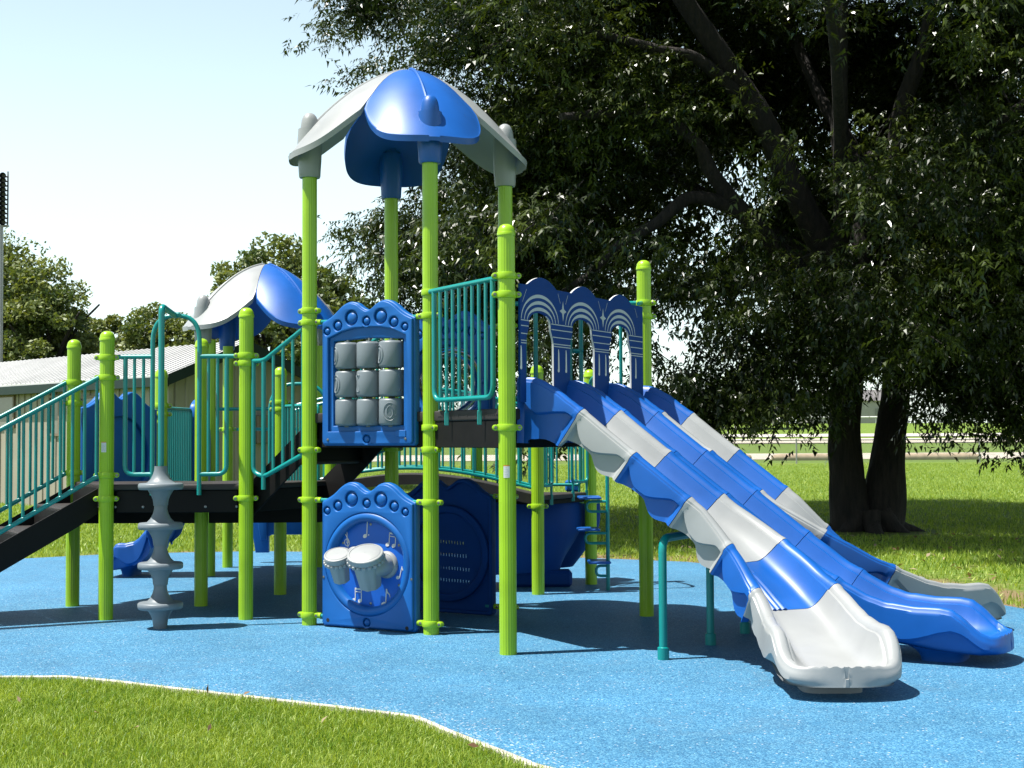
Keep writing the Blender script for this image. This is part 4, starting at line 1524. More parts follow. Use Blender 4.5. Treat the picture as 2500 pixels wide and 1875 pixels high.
link('far_side', MB().grid(rows2).mesh('far_side', M['navy'], 30), o)
# bow closing the two sides
bowr = []
for k in range(9):
    t = k / 8
    bowr.append([a.lerp(c_, t) + Vector((.20 * math.sin(math.pi * t), -.02 * math.sin(math.pi * t), 0)) for a, c_ in zip(rows[-1], rows2[-1])])
link('bow', MB().grid(bowr).mesh('bow', M['navy'], 50), o)
link('bow_block', MB().bbox((1.36, 4.05, 1.06), (.16, .12, .13), .02).mesh('bow_block', M['blue_panel']), o)

def fence_run(P, Q, t0, t1, zt, zb, n, label=None):
    f_ = frame(P, Q)
    g_ = lambda t, z: f_ @ Vector((t, z, 0))
    fp = [rounded([g_(t0, zt), g_(t0, zb), g_(t1, zb), g_(t1, zt), g_(t0, zt)], .06)]
    return railing('railing', None, frame_pts=fp, bars=[(g_(t, zb), g_(t, zt)) for t in np.linspace(t0, t1, n)[1:-1]], rb=.011, r=.017, brackets=[g_(t0 + .02, zb), g_(t1 - .02, zb)], label=label)
fence_run(PP, PQ, .08, .30, 1.95, 1.10, 5)
fence_run(PP, PQ, .72, 1.06, 1.95, 1.12, 5)
fence_run(PS, PQ, .10, 1.15, 1.95, 1.08, 9)

# arched bridge
def bz_(x):
    t = (x + 1.70) / 2.62
    return 1.0 + .22 * math.sin(math.pi * min(1, max(0, t)))
xs = np.linspace(-1.70, .93, 25)
b = MB()
rows = []
for x in xs:
    z = bz_(x)
    rows.append([Vector((x, 2.95, z)), Vector((x, 3.85, z)), Vector((x, 3.85, z - .10)), Vector((x, 2.95, z - .10))])
b.grid(rows, closed=True)
br = b.build('arched_bridge', M['deck'], play)
br['label'] = 'black arched bridge with teal rails linking the two rear decks'
for y in (2.97, 3.83):
    pts_t = [(x, y, bz_(x) + .90) for x in xs]
    pts_b = [(x, y, bz_(x) + .07) for x in xs]
    o = link('bridge_railing', MB().tube(pts_t, .018, 10).tube(pts_b, .018, 10).mesh('bridge_railing', M['teal']), br)
    for x in np.arange(-1.6, .9, .118):
        link('bar', MB().tube([(x, y, bz_(x) + .07), (x, y, bz_(x) + .90)], .0125, 8).mesh('bar', M['teal']), br)

# loop ladder with blue step pads
lx, ly = 1.683, 3.19
ld = link('loop_ladder', MB().tube(rounded([(lx, ly, 0), (lx, ly, 2.25), (PQ[0], PQ[1] - .05, 2.25), (PQ[0], PQ[1] - .05, 2.0)], .3, 8), .021, 12).mesh('loop_ladder', M['teal']), play)
ld['label'] = 'teal loop ladder with blue step pads beside the boat'
for z, x0_ in ((.965, 1.385), (.635, 1.37), (.295, 1.48)):
    pts = rounded([(lx, ly, z - .04), (x0_ + .08, ly, z - .04), (x0_ + .08, ly, z - .145), (lx, ly, z - .145)], .06, 6)
    link('rung_loop', MB().tube(pts, .0145, 10).mesh('rung_loop', M['teal']), ld)
    link('step', MB().bbox((x0_ + .11, ly + .05, z), (.235, .34, .026), .008).mesh('step', M['blue']), ld)

# ---- rear deck pieces under the small roof
f = frame(PK, PL)
fence_run(PK, PL, .15, 1.0, 1.93, 1.04, 15, 'teal barred railing beyond the entry arch')
out, c = bump_outline(LOW2 + .02, .05, .75)
out = [(x, LOW2 + .02 + (z - LOW2 - .02) * .92) for x, z in out]
o = link('side_panel', plate_mesh('side_panel', [[(p.x, p.y) for p in cr([(1.02, LOW2, 0), (1.02, 1.85, 0), (1.12, 2.02, 0), (1.26, 2.03, 0), (1.36, 1.86, 0), (1.62, 1.70, 0), (1.62, LOW2, 0)], 4)]], .07, M['blue_panel'], .015, -.03), play, f)
fence_run(PN, PR, .12, .85, 1.93, 1.06, 12)
fence_run(PLp, PMp, .1, 1.0, 1.93, 1.06, 14)
railing('rear_arch', None, frame_pts=[rounded([(-2.05, 4.4, 1.0), (-2.05, 4.4, 2.22), (-1.40, 4.4, 2.22), (-1.40, 4.4, 1.0)], .32, 8)])
railing('railing', None, frame_pts=[[V2(lerp(PL, PLp, .06), 1.95), V2(lerp(PL, PLp, .94), 1.95)]])
railing('railing', None, frame_pts=[[V2(lerp(PM, PMp, .06), 1.72), V2(lerp(PM, PMp, .94), 1.72)]])
# small slide going down to the left
ax = (Vector((-1, .10, 0)).normalized() * .45, Vector((.10, 1, 0)).normalized(), Vector((-2.56, 4.55 - .12, 0)))
ss_ = empty('small_slide')
ss_.parent = play
WM['small_slide'] = Matrix()
ss_['label'] = 'single blue slide behind the low deck'
for a, c_ in ((1.30, 2.10), (2.10, 3.32)):
    link('slide_section', lane_mesh(a, c_, 0, .55, M['blue'], c_ > 3, axes=ax), ss_)
link('slide_foot', foot_mesh(0, .55, M['blue'], ax), ss_)
link('slide_section', MB().bbox((-3.02, 5.02, .98), (.42, .70, .10), .03).mesh('slide_section', M['blue']), ss_)
p = Vector((-3.35, 4.85, 0))
link('leg', MB().tube([p, p + Vector((0, 0, .75))], .025, 10).mesh('leg', M['teal']), ss_)
# dark blue hull shaped panel below the rear deck
me = plate_mesh('hull_panel', [[(0, .95), (.13, .13), (.30, .13), (.30, .34), (.34, .36), (.95, .36), (.95, .95)]], .10, M['blue_panel'], .015, 0)
o = link('hull_panel', me, play, frame((-2.74, 6.75), (-1.70, 6.75)))
o['label'] = 'dark blue hull shaped panel below the small roof'
link('front_skin', plate_mesh('front_skin', [[(.10, .93), (.20, .30), (.28, .30), (.30, .93)]], .05, M['blue_panel'], .012, .09), o, frame((-2.74, 6.75), (-1.70, 6.75)))

# ------------------------------------------------------------------ background building
def building():
    c0 = Vector((-6.09, 16.57, 0))
    a1 = Vector((-.7071, .7071, 0))
    a2 = Vector((.7071, .7071, 0))
    Ln, Wd, ze, zr = 14.0, 3.4, 2.93, 3.60
    zb = -.1
    root = tag(empty('metal_building', c0), 'long low tan ribbed metal building with a pale metal roof, behind the stairs', 'building')
    root.location = (0, 0, 0)
    WM['metal_building'] = Matrix()
    P = lambda t, w, z: c0 + a1 * t + a2 * w + Vector((0, 0, z))
    def wall(quad):
        return MB().add(quad, [tuple(range(len(quad)))])
    w1 = MB().add([P(0, 0, zb), P(Ln, 0, zb), P(Ln, 0, ze), P(0, 0, ze)], [(0, 1, 2, 3)]).build('wall', M['tan_metal'], root)
    w2 = MB().add([P(0, 0, zb), P(0, Wd, zb), P(0, Wd, ze), P(0, Wd / 2, zr), P(0, 0, ze)], [(0, 1, 2, 3, 4)]).build('wall', M['tan_metal'], root)
    MB().add([P(0, Wd, zb), P(Ln, Wd, zb), P(Ln, Wd, ze), P(0, Wd, ze)], [(0, 1, 2, 3)]).build('wall', M['tan_metal'], root)
    ang = math.atan2(a1.y, a1.x)
    wins = [(6.75, 7.75, 1.95, 2.62), (4.55, 4.95, 1.75, 2.55), (2.75, 3.55, 1.9, 2.5)]
    b = MB()
    t = .15
    while t < Ln:
        segs = [(zb, ze)]
        for x0, x1, z0_, z1_ in wins:
            if x0 - .08 < t < x1 + .08:
                segs = [(zb, z0_ - .06), (z1_ + .06, ze)]
        for s0, s1 in segs:
            b.bbox(P(t, -.012, (s0 + s1) / 2), (.07, .03, s1 - s0), .012, ang)
        t += .305
    link('wall_ribs', b.mesh('wall_ribs', M['tan_metal'], 20), w1)['kind'] = 'stuff'
    b = MB()
    t = .15
    while t < Wd:
        zt = ze + (zr - ze) * (1 - abs(t - Wd / 2) / (Wd / 2))
        b.bbox(P(-.012, t, (zb + zt) / 2), (.03, .07, zt - zb), .012, ang)
        t += .24
    link('wall_ribs', b.mesh('wall_ribs', M['tan_metal'], 20), w2)['kind'] = 'stuff'
    for x0, x1, z0_, z1_ in wins:
        fr = MB()
        for (xa, xb, za, zc) in ((x0 - .06, x1 + .06, z1_, z1_ + .06), (x0 - .06, x1 + .06, z0_ - .06, z0_), (x0 - .06, x0, z0_, z1_), (x1, x1 + .06, z0_, z1_)):
            fr.box(P((xa + xb) / 2, -.02, (za + zc) / 2), (xb - xa, .06, zc - za), ang)
        wf = link('window', fr.mesh('window', M['window_trim']), root)
        link('pane', MB().box(P((x0 + x1) / 2, -.006, (z0_ + z1_) / 2), (x1 - x0, .01, z1_ - z0_), ang).mesh('pane', M['pane']), wf)
    # roof planes with standing ribs
    ov = .22
    for sgn in (0, 1):
        w_e, w_r = (-ov, Wd / 2) if sgn == 0 else (Wd + ov, Wd / 2)
        sl_ = (zr - ze) / (Wd / 2)
        z_e = ze - sl_ * ov + .05
        z_r = zr + .05
        q = [P(-.3, w_e, z_e), P(Ln + .3, w_e, z_e), P(Ln + .3, w_r, z_r), P(-.3, w_r, z_r)]
        b = MB().add(q + [v - Vector((0, 0, .04)) for v in q], [(0, 1, 2, 3), (4, 7, 6, 5), (0, 4, 5, 1), (1, 5, 6, 2), (2, 6, 7, 3), (3, 7, 4, 0)])
        rf = link('roof', b.mesh('roof', M['roof_metal'], 20), root)
        b = MB()
        t = -.2
        while t < Ln + .3:
            p0, p1 = P(t, w_e, z_e + .014), P(t, w_r, z_r + .014)
            b.tube([p0, p1], .019, 5)
            t += .23
        link('roof_ribs', b.mesh('roof_ribs', M['roof_metal'], 20), rf)['kind'] = 'stuff'
        # dark green fascia along the eave and rake, soffit shadow in its colour
        q0, q1 = P(-.3, w_e, z_e - .04), P(Ln + .3, w_e, z_e - .04)
        mid = (q0 + q1) / 2
        link('fascia', MB().bbox(mid - Vector((0, 0, .10)), (Ln + .6, .06, .20), .01, ang).mesh('fascia', M['trim_green']), root)
        r0, r1 = P(-.31, w_e, z_e - .0), P(-.31, w_r, z_r - .0)
        b = MB()
        dn = Vector((0, 0, -.22))
        b.add([r0, r1, r1 + dn, r0 + dn] + [v - a1 * -.05 for v in (r0, r1, r1 + dn, r0 + dn)], [(0, 1, 2, 3), (4, 7, 6, 5), (0, 4, 5, 1), (1, 5, 6, 2), (2, 6, 7, 3), (3, 7, 4, 0)])
        link('fascia', b.mesh('fascia', M['trim_green']), root)
    link('corner_trim', MB().bbox(P(-.02, -.02, (zb + ze) / 2), (.12, .12, ze - zb), .01, ang).mesh('corner_trim', M['tan_metal']), root)
    link('meter_box', MB().bbox(P(-.10, 2.15, 1.8), (.2, .32, .6), .02, ang).mesh('meter_box', M['window_trim']), root)
building()

# ------------------------------------------------------------------ floodlight pole
def light_pole():
    x, y = -13.83, 28.6
    z0 = float(terr(x, y)) - .1
    root = tag(empty('floodlight_pole'), 'tall steel floodlight pole with a black rack of lamps at the left edge', 'light pole')
    WM['floodlight_pole'] = Matrix()
    link('pole', MB().tube([(x, y, z0), (x, y, 4), (x, y, 7.75)], [.105, .085, .065], 16).mesh('pole', M['steel']), root)
    for k in range(11):
        z = 7.86 + k * .134
        arm = link('cross_arm', MB().bbox((x - .18, y, z), (.76, .09, .036), .01).mesh('cross_arm', M['lamp_black']), root)
        for j in range(3):
            xx = x - .42 + j * .26
            m = Matrix.Translation((xx, y - .10, z + .01)) @ Matrix.Rotation(R(100), 4, 'X')
            lp_ = MB().lathe([(0, -.045), (.04, -.04), (.06, -.015), (.098, .075), (.094, .075), (.055, -.01), (0, -.015)], 14, m)
            link('lamp', lp_.mesh('lamp', M['lamp_black'], 40), arm)
    link('rack_frame', MB().box((x - .18 - .37, y, 8.55), (.04, .04, 1.6)).box((x - .18 + .37, y, 8.55), (.04, .04, 1.6)).box((x - .18, y, 7.77), (.8, .12, .05)).mesh('rack_frame', M['steel']), root)
    b = MB().lathe([(0, 0), (.22, 0), (.22, .06), (0, .06)], 16, Matrix.Translation((x, y, z0 + .08)))
    link('base', b.mesh('base', M['steel']), root)
light_pole()

# ------------------------------------------------------------------ chain link fence and far things
def chain_fence():
    y = 48.57
    root = tag(empty('chain_link_fence'), 'low grey chain link fence across the far side of the lawn', 'fence')
    WM['chain_link_fence'] = Matrix()
    zg = float(terr(0, y))
    hh = 1.0
    pm_ = MB().tube([(0, 0, -.2), (0, 0, hh + .03)], .035, 10).lathe([(.04, hh), (.04, hh + .05), (0, hh + .09)], 10).mesh('fence_post', M['steel'])
    x = 13.24 - 3.95 * 9
    xs = []
    while x < 48:
        link('fence_post', pm_, root, Matrix.Translation((x, y, zg)))
        xs.append(x)
        x += 3.95
    x0, x1 = xs[0], xs[-1]
    link('top_rail', MB().tube([(x0, y, zg + hh), (x1, y, zg + hh)], .022, 8).mesh('top_rail', M['steel']), root)
    # woven wire: crossing strands
    pitch = .075
    vs, qs = [], []
    wd = .0065
    nst = int((x1 - x0) / pitch)
    for k in range(-int(hh / pitch), nst):
        for s in (1, -1):
            xa = x0 + k * pitch
            xb = xa + hh
            if s < 0:
                xa, xb = xb, xa
            if max(xa, xb) > x1 or min(xa, xb) < x0:
                continue
            b_ = len(vs)
            vs += [(xa - wd, y, zg + .02), (xa + wd, y, zg + .02), (xb + wd, y + .006 * s, zg + hh), (xb - wd, y + .006 * s, zg + hh)]
            qs.append((b_, b_ + 1, b_ + 2, b_ + 3))
    o = link('wire_mesh', fast_mesh('wire_mesh', np.array(vs), np.array(qs), m=M['steel']), root)
    o['kind'] = 'stuff'
chain_fence()

def far_things():
    for i, (x, ln, lab) in enumerate(((11.6, 1.1, 'short sand coloured kerb log left of the fence post'), (14.6, 3.0, 'sand coloured kerb log just left of the big trunk'), (20.9, 3.9, 'long sand coloured kerb log right of the big trunk'))):
        y = 53.4
        z = float(terr(x, y))
        b = MB()
        rows = []
        for k in range(14):
            t = k / 13
            rr = .20 * (1 - (2 * abs(t - .5)) ** 8 * .5)
            c = Vector((x - ln / 2 + ln * t, y + .05 * noise.noise(Vector((t * 4, i, 0))), z + .10))
            rows.append([c + Vector((0, rr * 1.2 * math.cos(a), rr * math.sin(a) * (1 + .1 * noise.noise(Vector((t * 9, a, i)))))) for a in np.linspace(0, 2 * math.pi, 11)[:-1]])
        b.grid(rows, closed=True)
        b.f.append(tuple(range(10)))
        b.f.append(tuple(130 + q for q in range(10)))
        tag(b.build('kerb_log', M['sandstone'], None, 60), lab, 'kerb', 'kerb logs along the far road')
    # white hurdle on the track
    x, y = 20.6, 118.6
    z = float(terr(x, y))
    hb = MB().tube(rounded([(x - 1.0, y, z + 1.15), (x + .85, y, z + 1.15), (x + 1.0, y, z + .9), (x + 1.0, y, z)], .15, 5), .05, 8)
    hb.tube([(x + .75, y - .4, z + .03), (x + 1.0, y, z + .03), (x + .75, y + .4, z + .03)], .05, 8).box((x + 1.0, y, z + .4), (.12, .1, .8)).tube([(x - 1.0, y, z + 1.15), (x - 1.0, y, z)], .05, 8)
    tag(hb.build('hurdle', M['white_paint']), 'white tube frame standing on the running track', 'hurdle')
    # white rail round the far field
    root = tag(empty('perimeter_rail'), 'long white rail along the far edge of the field', 'fence')
    WM['perimeter_rail'] = Matrix()
    y = 219
    z = float(terr(0, y))
    link('rail', MB().tube([(-60, y, z + 1.0), (140, y, z + 1.0)], .14, 8).mesh('rail', M['white_paint']), root)
    pm_ = MB().tube([(0, 0, -.2), (0, 0, 1.0)], .07, 8).mesh('rail_post', M['white_paint'])
    for k in range(40):
        link('rail_post', pm_, root, Matrix.Translation((-60 + k * 5.1, y, z)))
    # pale houses far behind
    for (x0, x1, y, h_, lab) in ((35.5, 52, 240, 4.2, 'far pale house seen behind the small tree beyond the field'), (58, 74, 250, 4.6, 'far pale house seen to the right of the big trunk')):
        z = float(terr(0, y)) - .3
        rt_ = tag(empty('far_house'), lab, 'house', 'pale houses beyond the field')
        WM[rt_.name] = Matrix()
        cx, w, dp_ = (x0 + x1) / 2, x1 - x0, 8
        wl = link('wall', MB().box((cx, y + dp_ / 2, z + h_ / 2), (w, dp_, h_)).mesh('wall', M['pale_wall']), rt_)
        b = MB().add([(x0 - .5, y - .6, z + h_), (x1 + .5, y - .6, z + h_), (x1 + .5, y + dp_ / 2, z + h_ + 2.2), (x0 - .5, y + dp_ / 2, z + h_ + 2.2), (x1 + .5, y + dp_ + .6, z + h_), (x0 - .5, y + dp_ + .6, z + h_)], [(0, 1, 2, 3), (3, 2, 4, 5), (0, 3, 5), (1, 4, 2), (0, 5, 4, 1)])
        link('roof', b.mesh('roof', M['pale_roof']), rt_)
        for q in range(3):
            xx = x0 + w * (q + .5) / 3
            wn = link('window', MB().box((xx, y - .03, z + h_ * .55), (1.6, .12, 1.4)).mesh('window', M['pale_wall']), rt_)
            link('pane', MB().box((xx, y - .1, z + h_ * .55), (1.4, .06, 1.2)).mesh('pane', M['pane']), wn)
far_things()

# ------------------------------------------------------------------ trees
def unit(v):
    return v / np.maximum(np.linalg.norm(v, axis=-1, keepdims=True), 1e-9)

def limb(b, pts, r0, r1, seg=14, n=6, rough=.08, key=0.0):
    P = cr(pts, n)
    L = len(P)
    rs = [r0 + (r1 - r0) * (k / (L - 1)) ** .8 for k in range(L)]
    start = len(b.v)
    b.tube(P, rs, seg)
    for i in range(start, len(b.v)):
        v = Vector(b.v[i])
        k = min((i - start) // seg, L - 1)
        d = v - P[k]
        s = 1 + rough * 2 * noise.noise(Vector((v.x * 3 + key, v.y * 3, v.z * .9))) + rough * noise.noise(Vector((v.x * 11, v.y * 11, v.z * 2 + key)))
        b.v[i] = tuple(P[k] + d * s)
    return P

TX, TY = 6.71, 12.0
def pecan():
    root = tag(empty('pecan_tree'), 'huge dark leafy tree with a twin trunk, filling the right of the picture', 'tree')
    WM['pecan_tree'] = Matrix()
    b = MB()
    tl = [(6.42, TY, -.15), (6.40, TY, .25), (6.36, TY, 1.0), (6.33, TY - .02, 1.7), (6.39, TY - .05, 2.7), (6.46, TY - .05, 3.5), (6.63, TY, 4.57), (6.81, TY, 5.42), (6.95, TY + .1, 6.4)]
    limb(b, tl, .37, .16, 22, 6, .10)
    tr = [(6.98, TY + .05, -.15), (6.99, TY + .05, .25), (7.05, TY + .05, 1.0), (7.15, TY + .08, 1.7), (7.27, TY + .1, 2.54), (7.24, TY + .15, 3.63), (7.12, TY + .2, 4.72), (7.16, TY + .2, 5.81)]
    limb(b, tr, .37, .16, 22, 6, .10, 4)
    # root flare
    for a in np.linspace(0, 2 * math.pi, 9)[:-1]:
        rr_ = .75 + .25 * math.sin(a * 3)
        limb(b, [(6.7 + .30 * math.cos(a), TY + .25 * math.sin(a), .30), (6.7 + .55 * math.cos(a), TY + .42 * math.sin(a), .06), (6.7 + (rr_ + .35) * math.cos(a), TY + rr_ * math.sin(a), -.14)], .19, .08, 12, 5, .10, a)
    link('trunk', b.mesh('trunk', M['bark'], 60), root)
    y = TY
    limbs = [
        ([(6.53, y, 3.95), (5.91, y - .3, 4.88), (5.29, y - .7, 5.9), (4.9, y - .9, 6.68), (4.28, y - 1.2, 7.53), (3.66, y - 1.5, 8.32), (3.11, y - 1.7, 9.1), (2.26, y - 2, 10.2)], .27, .12),
        ([(4.9, y - .9, 6.68), (3.81, y - 1.6, 7.5), (3.04, y - 2.0, 7.62), (1.71, y - 2.4, 7.78), (.32, y - 2.6, 7.48)], .13, .03),
        ([(6.44, y, 3.33), (5.37, y - .4, 4.5), (4.51, y - .8, 5.28), (3.97, y - 1.2, 5.83), (3.66, y - 1.5, 6.29), (2.88, y - 2, 6.61), (1.48, y - 2.8, 6.38)], .21, .06),
        ([(4.51, y - .8, 5.28), (3.66, y - 1.2, 5.44), (3.04, y - 1.5, 4.98), (2.41, y - 1.7, 4.59), (1.95, y - 1.9, 4.13), (1.09, y - 2.3, 3.51)], .14, .04),
        ([(6.77, y, 5.42), (6.26, y - .4, 6.36), (6.16, y - .8, 7.37), (6.15, y - 1, 8.92), (6.07, y - 1.2, 10.87)], .20, .08),
        ([(6.63, y, 4.57), (6.85, y + .8, 6.36), (6.38, y + 1.5, 7.68), (5.83, y + 2, 9.39), (5.37, y + 2.5, 10.9)], .18, .06),
        ([(7.16, y, 5.6), (7.27, y - .4, 6.98), (7.58, y - .8, 8.14), (7.78, y - 1, 9.69), (8.01, y - 1, 11.25)], .19, .07),
        ([(7.22, y, 3.79), (7.86, y - .6, 5.42), (8.63, y - 1.2, 6.11), (9.72, y - 1.8, 6.57), (11.5, y - 2.4, 6.9)], .17, .05),
        ([(7.27, y, 2.85), (8.17, y - .8, 3.94), (9.1, y - 1.5, 4.2), (10.4, y - 2.3, 3.9)], .13, .04),
        ([(5.37, y - .4, 4.5), (4.28, y + .8, 4.1), (3.04, y + 1.6, 4.2), (1.48, y + 2.0, 4.5), (-.46, y + 2.2, 4.9)], .12, .03),
        ([(7.0, y + .2, 4.5), (7.6, y + 2, 5.9), (8.2, y + 4, 7.2), (8.6, y + 6, 8)], .16, .05),
        ([(6.5, y + .2, 4.2), (5.4, y + 2.4, 5.6), (4.2, y + 4.6, 6.8), (3.2, y + 6, 7.6)], .16, .05),
        ([(6.3, y - .1, 4.6), (5.8, y - 2.2, 5.9), (5.2, y - 4.4, 7), (4.6, y - 6.2, 7.4)], .15, .04),
        ([(7.1, y - .1, 4.6), (7.8, y - 2.4, 6.0), (8.6, y - 4.6, 6.6), (9.2, y - 6.2, 6.4)], .15, .04),
    ]
    for k, (pts, r0, r1) in enumerate(limbs):
        b = MB()
        limb(b, pts, r0, r1, 12, 6, .07, k)
        link('limb', b.mesh('limb', M['bark'], 60), root)
    # ---- crown: clusters of hanging twigs with pinnate leaves
    cen = np.array([6.9, TY + .4, 7.6])
    rad = np.array([9.0, 9.0, 7.2])
    n = 380
    d = unit(rng.normal(size=(n, 3)))
    rr_ = rng.uniform(.22, 1.0, n) ** .5
    # lumpy outline
    lump = np.array([.80 + .26 * noise.noise(Vector(v * 1.9)) + .10 * noise.noise(Vector(v * 5.0)) for v in d])
    c = cen + d * rad * (rr_ * np.clip(lump, .55, 1.08))[:, None]
    # the skirt hangs lower at the outside than near the trunk
    hr = np.hypot((c[:, 0] - cen[0]) / rad[0], (c[:, 1] - cen[1]) / rad[1])
    lowlim = np.where(hr < .25, 3.6, 2.75 - .9 * np.clip(hr - .35, 0, .6))
    lowlim -= np.where(c[:, 0] > 8.2, .55, 0)
    lowlim += .5 * np.array([noise.noise(Vector((p[0] * .6, p[1] * .6, 9))) for p in c])
    keep = c[:, 2] > lowlim
    # open pockets inside the crown let the sky through
    hole = np.array([noise.noise(Vector((p[0] * .50, p[1] * .06, p[2] * .50 + 5))) for p in c])
    keep &= ~((hole > .20) & (hr < .92))
    # nothing above the play tower's left: crown thins out there
    keep &= ~((c[:, 0] < -.9 + .35 * (c[:, 1] - 9) * 0) & (c[:, 2] > 6.2))
    # the near side of the crown is open above the lowest boughs, so the big limbs show
    thin = (c[:, 1] < TY - 1.2) & (c[:, 2] > 3.9) & (c[:, 2] < 11) & (np.abs(c[:, 0] - 5.6) < 4.6)
    keep &= ~(thin & (rng.uniform(0, 1, n) < .66))
    c = c[keep]
    # every bough is a flat spray of clusters
    nb_ = len(c)
    m_ = 13
    spread = rng.normal(size=(nb_, m_, 3)) * np.array([.82, .82, .30])
    tilt = unit(c - cen)
    spread[..., 2] -= .30 * np.sum(spread[..., :2] * tilt[:, None, :2], -1)
    c = (c[:, None, :] + spread).reshape(-1, 3)
    c = c[c[:, 2] > 1.75]
    extra = []
    for (x, yy, z, s, k) in ((-.9, y + .5, 7.9, .5, 0), (-1.6, y - .5, 9.15, .55, 12), (-.2, y - 1, 8.6, .7, 12), (-1.1, y + 1.0, 5.0, .7, 16), (-.8, y + 1.4, 4.2, .8, 16), (.3, y + .5, 4.6, .9, 22), (.6, y + .2, 3.4, .8, 20), (-.5, y + 1.5, 3.3, .5, 8), (3.2, y - 2.2, 2.3, .55, 10), (9.6, y - 2, 2.2, .8, 16), (10.4, y - 3, 2.3, .7, 14), (1.4, y - 2, 2.2, .5, 8), (8.0, 9.5, 2.3, .55, 12), (8.7, 9.2, 2.05, .45, 10), (7.4, 9.8, 2.7, .5, 8), (9.2, 8.6, 2.4, .6, 12), (4.9, 9.8, 2.7, .5, 10), (5.6, 10.1, 2.8, .5, 10), (4.2, 10.2, 2.6, .6, 12), (3.5, 10.4, 2.2, .4, 8)):
        if k:
            extra.append(rng.normal(size=(k, 3)) * s * .6 + np.array([x, yy, z]))
    c = np.concatenate([c] + extra)
    nc = len(c)
    out = unit(c - cen)
    tw = unit(out * np.array([1, 1, .3]) + rng.normal(size=(nc, 3)) * .55 + np.array([0, 0, -.15]))
    per = 46
    # leaf bases along each twig
    t = rng.uniform(0, 1, (nc, per))
    base = c[:, None, :] + tw[:, None, :] * ((t - .5) * 1.0)[..., None] + rng.normal(size=(nc, per, 3)) * np.array([.24, .24, .15])
    base[..., 2] -= (t ** 2) * .25
    az = rng.uniform(0, 2 * np.pi, (nc, per))
    rd = np.stack([np.cos(az), np.sin(az), rng.uniform(-.85, .45, (nc, per))], -1) + out[:, None, :] * .5
    rd = unit(rd).reshape(-1, 3)
    base = base.reshape(-1, 3)
    nl = len(base)
    front = base[:, 1] < TY + 3.5
    Lr = rng.uniform(.22, .36, nl)
    side = unit(np.cross(rd, np.array([0, 0, 1.0])) + 1e-6)
    upv = np.cross(side, rd)
    roll_ = rng.normal(size=nl) * .5
    side = side * np.cos(roll_)[:, None] + upv * np.sin(roll_)[:, None]
    tint0 = np.clip(rng.beta(1.6, 3.2, nc), 0, 1)
    tint0 = np.repeat(tint0, per)
    # the near side, up to a little above the picture, carries every leaflet; the rest is coarser
    fine = front & (base[:, 2] < 10.6) & (base[:, 0] < 13.5)
    coarse = (~fine) & (rng.uniform(0, 1, nl) < .5)
    nlf = 9
    def leaflets(sel, ks, scale, tri):
        b_, r_, s_, u_, L0, t0 = base[sel], rd[sel], side[sel], upv[sel], Lr[sel], tint0[sel]
        n_ = len(b_)
        V, T_ = [], []
        for k in ks:
            q = (k + 1) / nlf
            sgn = 0 if k == nlf - 1 else (1 if k % 2 else -1)
            p = b_ + r_ * (L0 * q)[:, None]
            p[:, 2] -= .10 * L0 * q * q
            ld_ = unit(r_ * .55 + s_ * sgn * .75 + np.array([0, 0, -.30]) + rng.normal(size=(n_, 3)) * .28)
            ll = rng.uniform(.085, .155, n_) * scale
            wv = unit(np.cross(ld_, u_) + rng.normal(size=(n_, 3)) * .4)
            w = ll * rng.uniform(.15, .22, n_)
            tip = p + unit(ld_ + np.array([0, 0, -.22])) * ll[:, None]
            if tri:
                a_ = p + ld_ * (ll * .18)[:, None]
                V.append(np.stack([a_ + wv * w[:, None], a_ - wv * w[:, None], tip], 1))
            else:
                mid = p + ld_ * (ll * .45)[:, None]
                V.append(np.stack([p, mid + wv * w[:, None], tip, mid - wv * w[:, None]], 1))
            T_.append(np.repeat(np.clip(t0 + rng.normal(size=n_) * .14, 0, 1)[:, None], 3 if tri else 4, 1))
        return np.concatenate(V), np.concatenate(T_)
    V1, T1 = leaflets(fine, range(nlf), 1.0, True)
    V2_, T2 = leaflets(coarse, (1, 4, 6, 8), 1.9, False)
    n1, n2 = len(V1) * 3, len(V2_) * 4
    co = np.concatenate([V1.reshape(-1, 3), V2_.reshape(-1, 3)])
    me = fast_mesh('crown', co, n1 + np.arange(n2).reshape(-1, 4), np.arange(n1).reshape(-1, 3), M['pecan'], {'tint': np.concatenate([T1.ravel(), T2.ravel()])})
    link('crown', me, root)
    # fine twigs carrying the clusters
    vs, qs = [], []
    idx = rng.permutation(nc)[:1500]
    a = c[idx] - tw[idx] * .55
    e = c[idx] + tw[idx] * .5
    e[:, 2] -= .2
    sd = unit(np.cross(tw[idx], rng.normal(size=(len(idx), 3)))) * .012
    sd2 = unit(np.cross(tw[idx], sd)) * .012
    W = np.concatenate([np.stack([a - sd, a + sd, e + sd * .3, e - sd * .3], 1), np.stack([a - sd2, a + sd2, e + sd2 * .3, e - sd2 * .3], 1)])
    o = link('twigs', fast_mesh('twigs', W.reshape(-1, 3), np.arange(len(W) * 4).reshape(-1, 4), m=M['bark']), root)
    o['kind'] = 'stuff'
pecan()

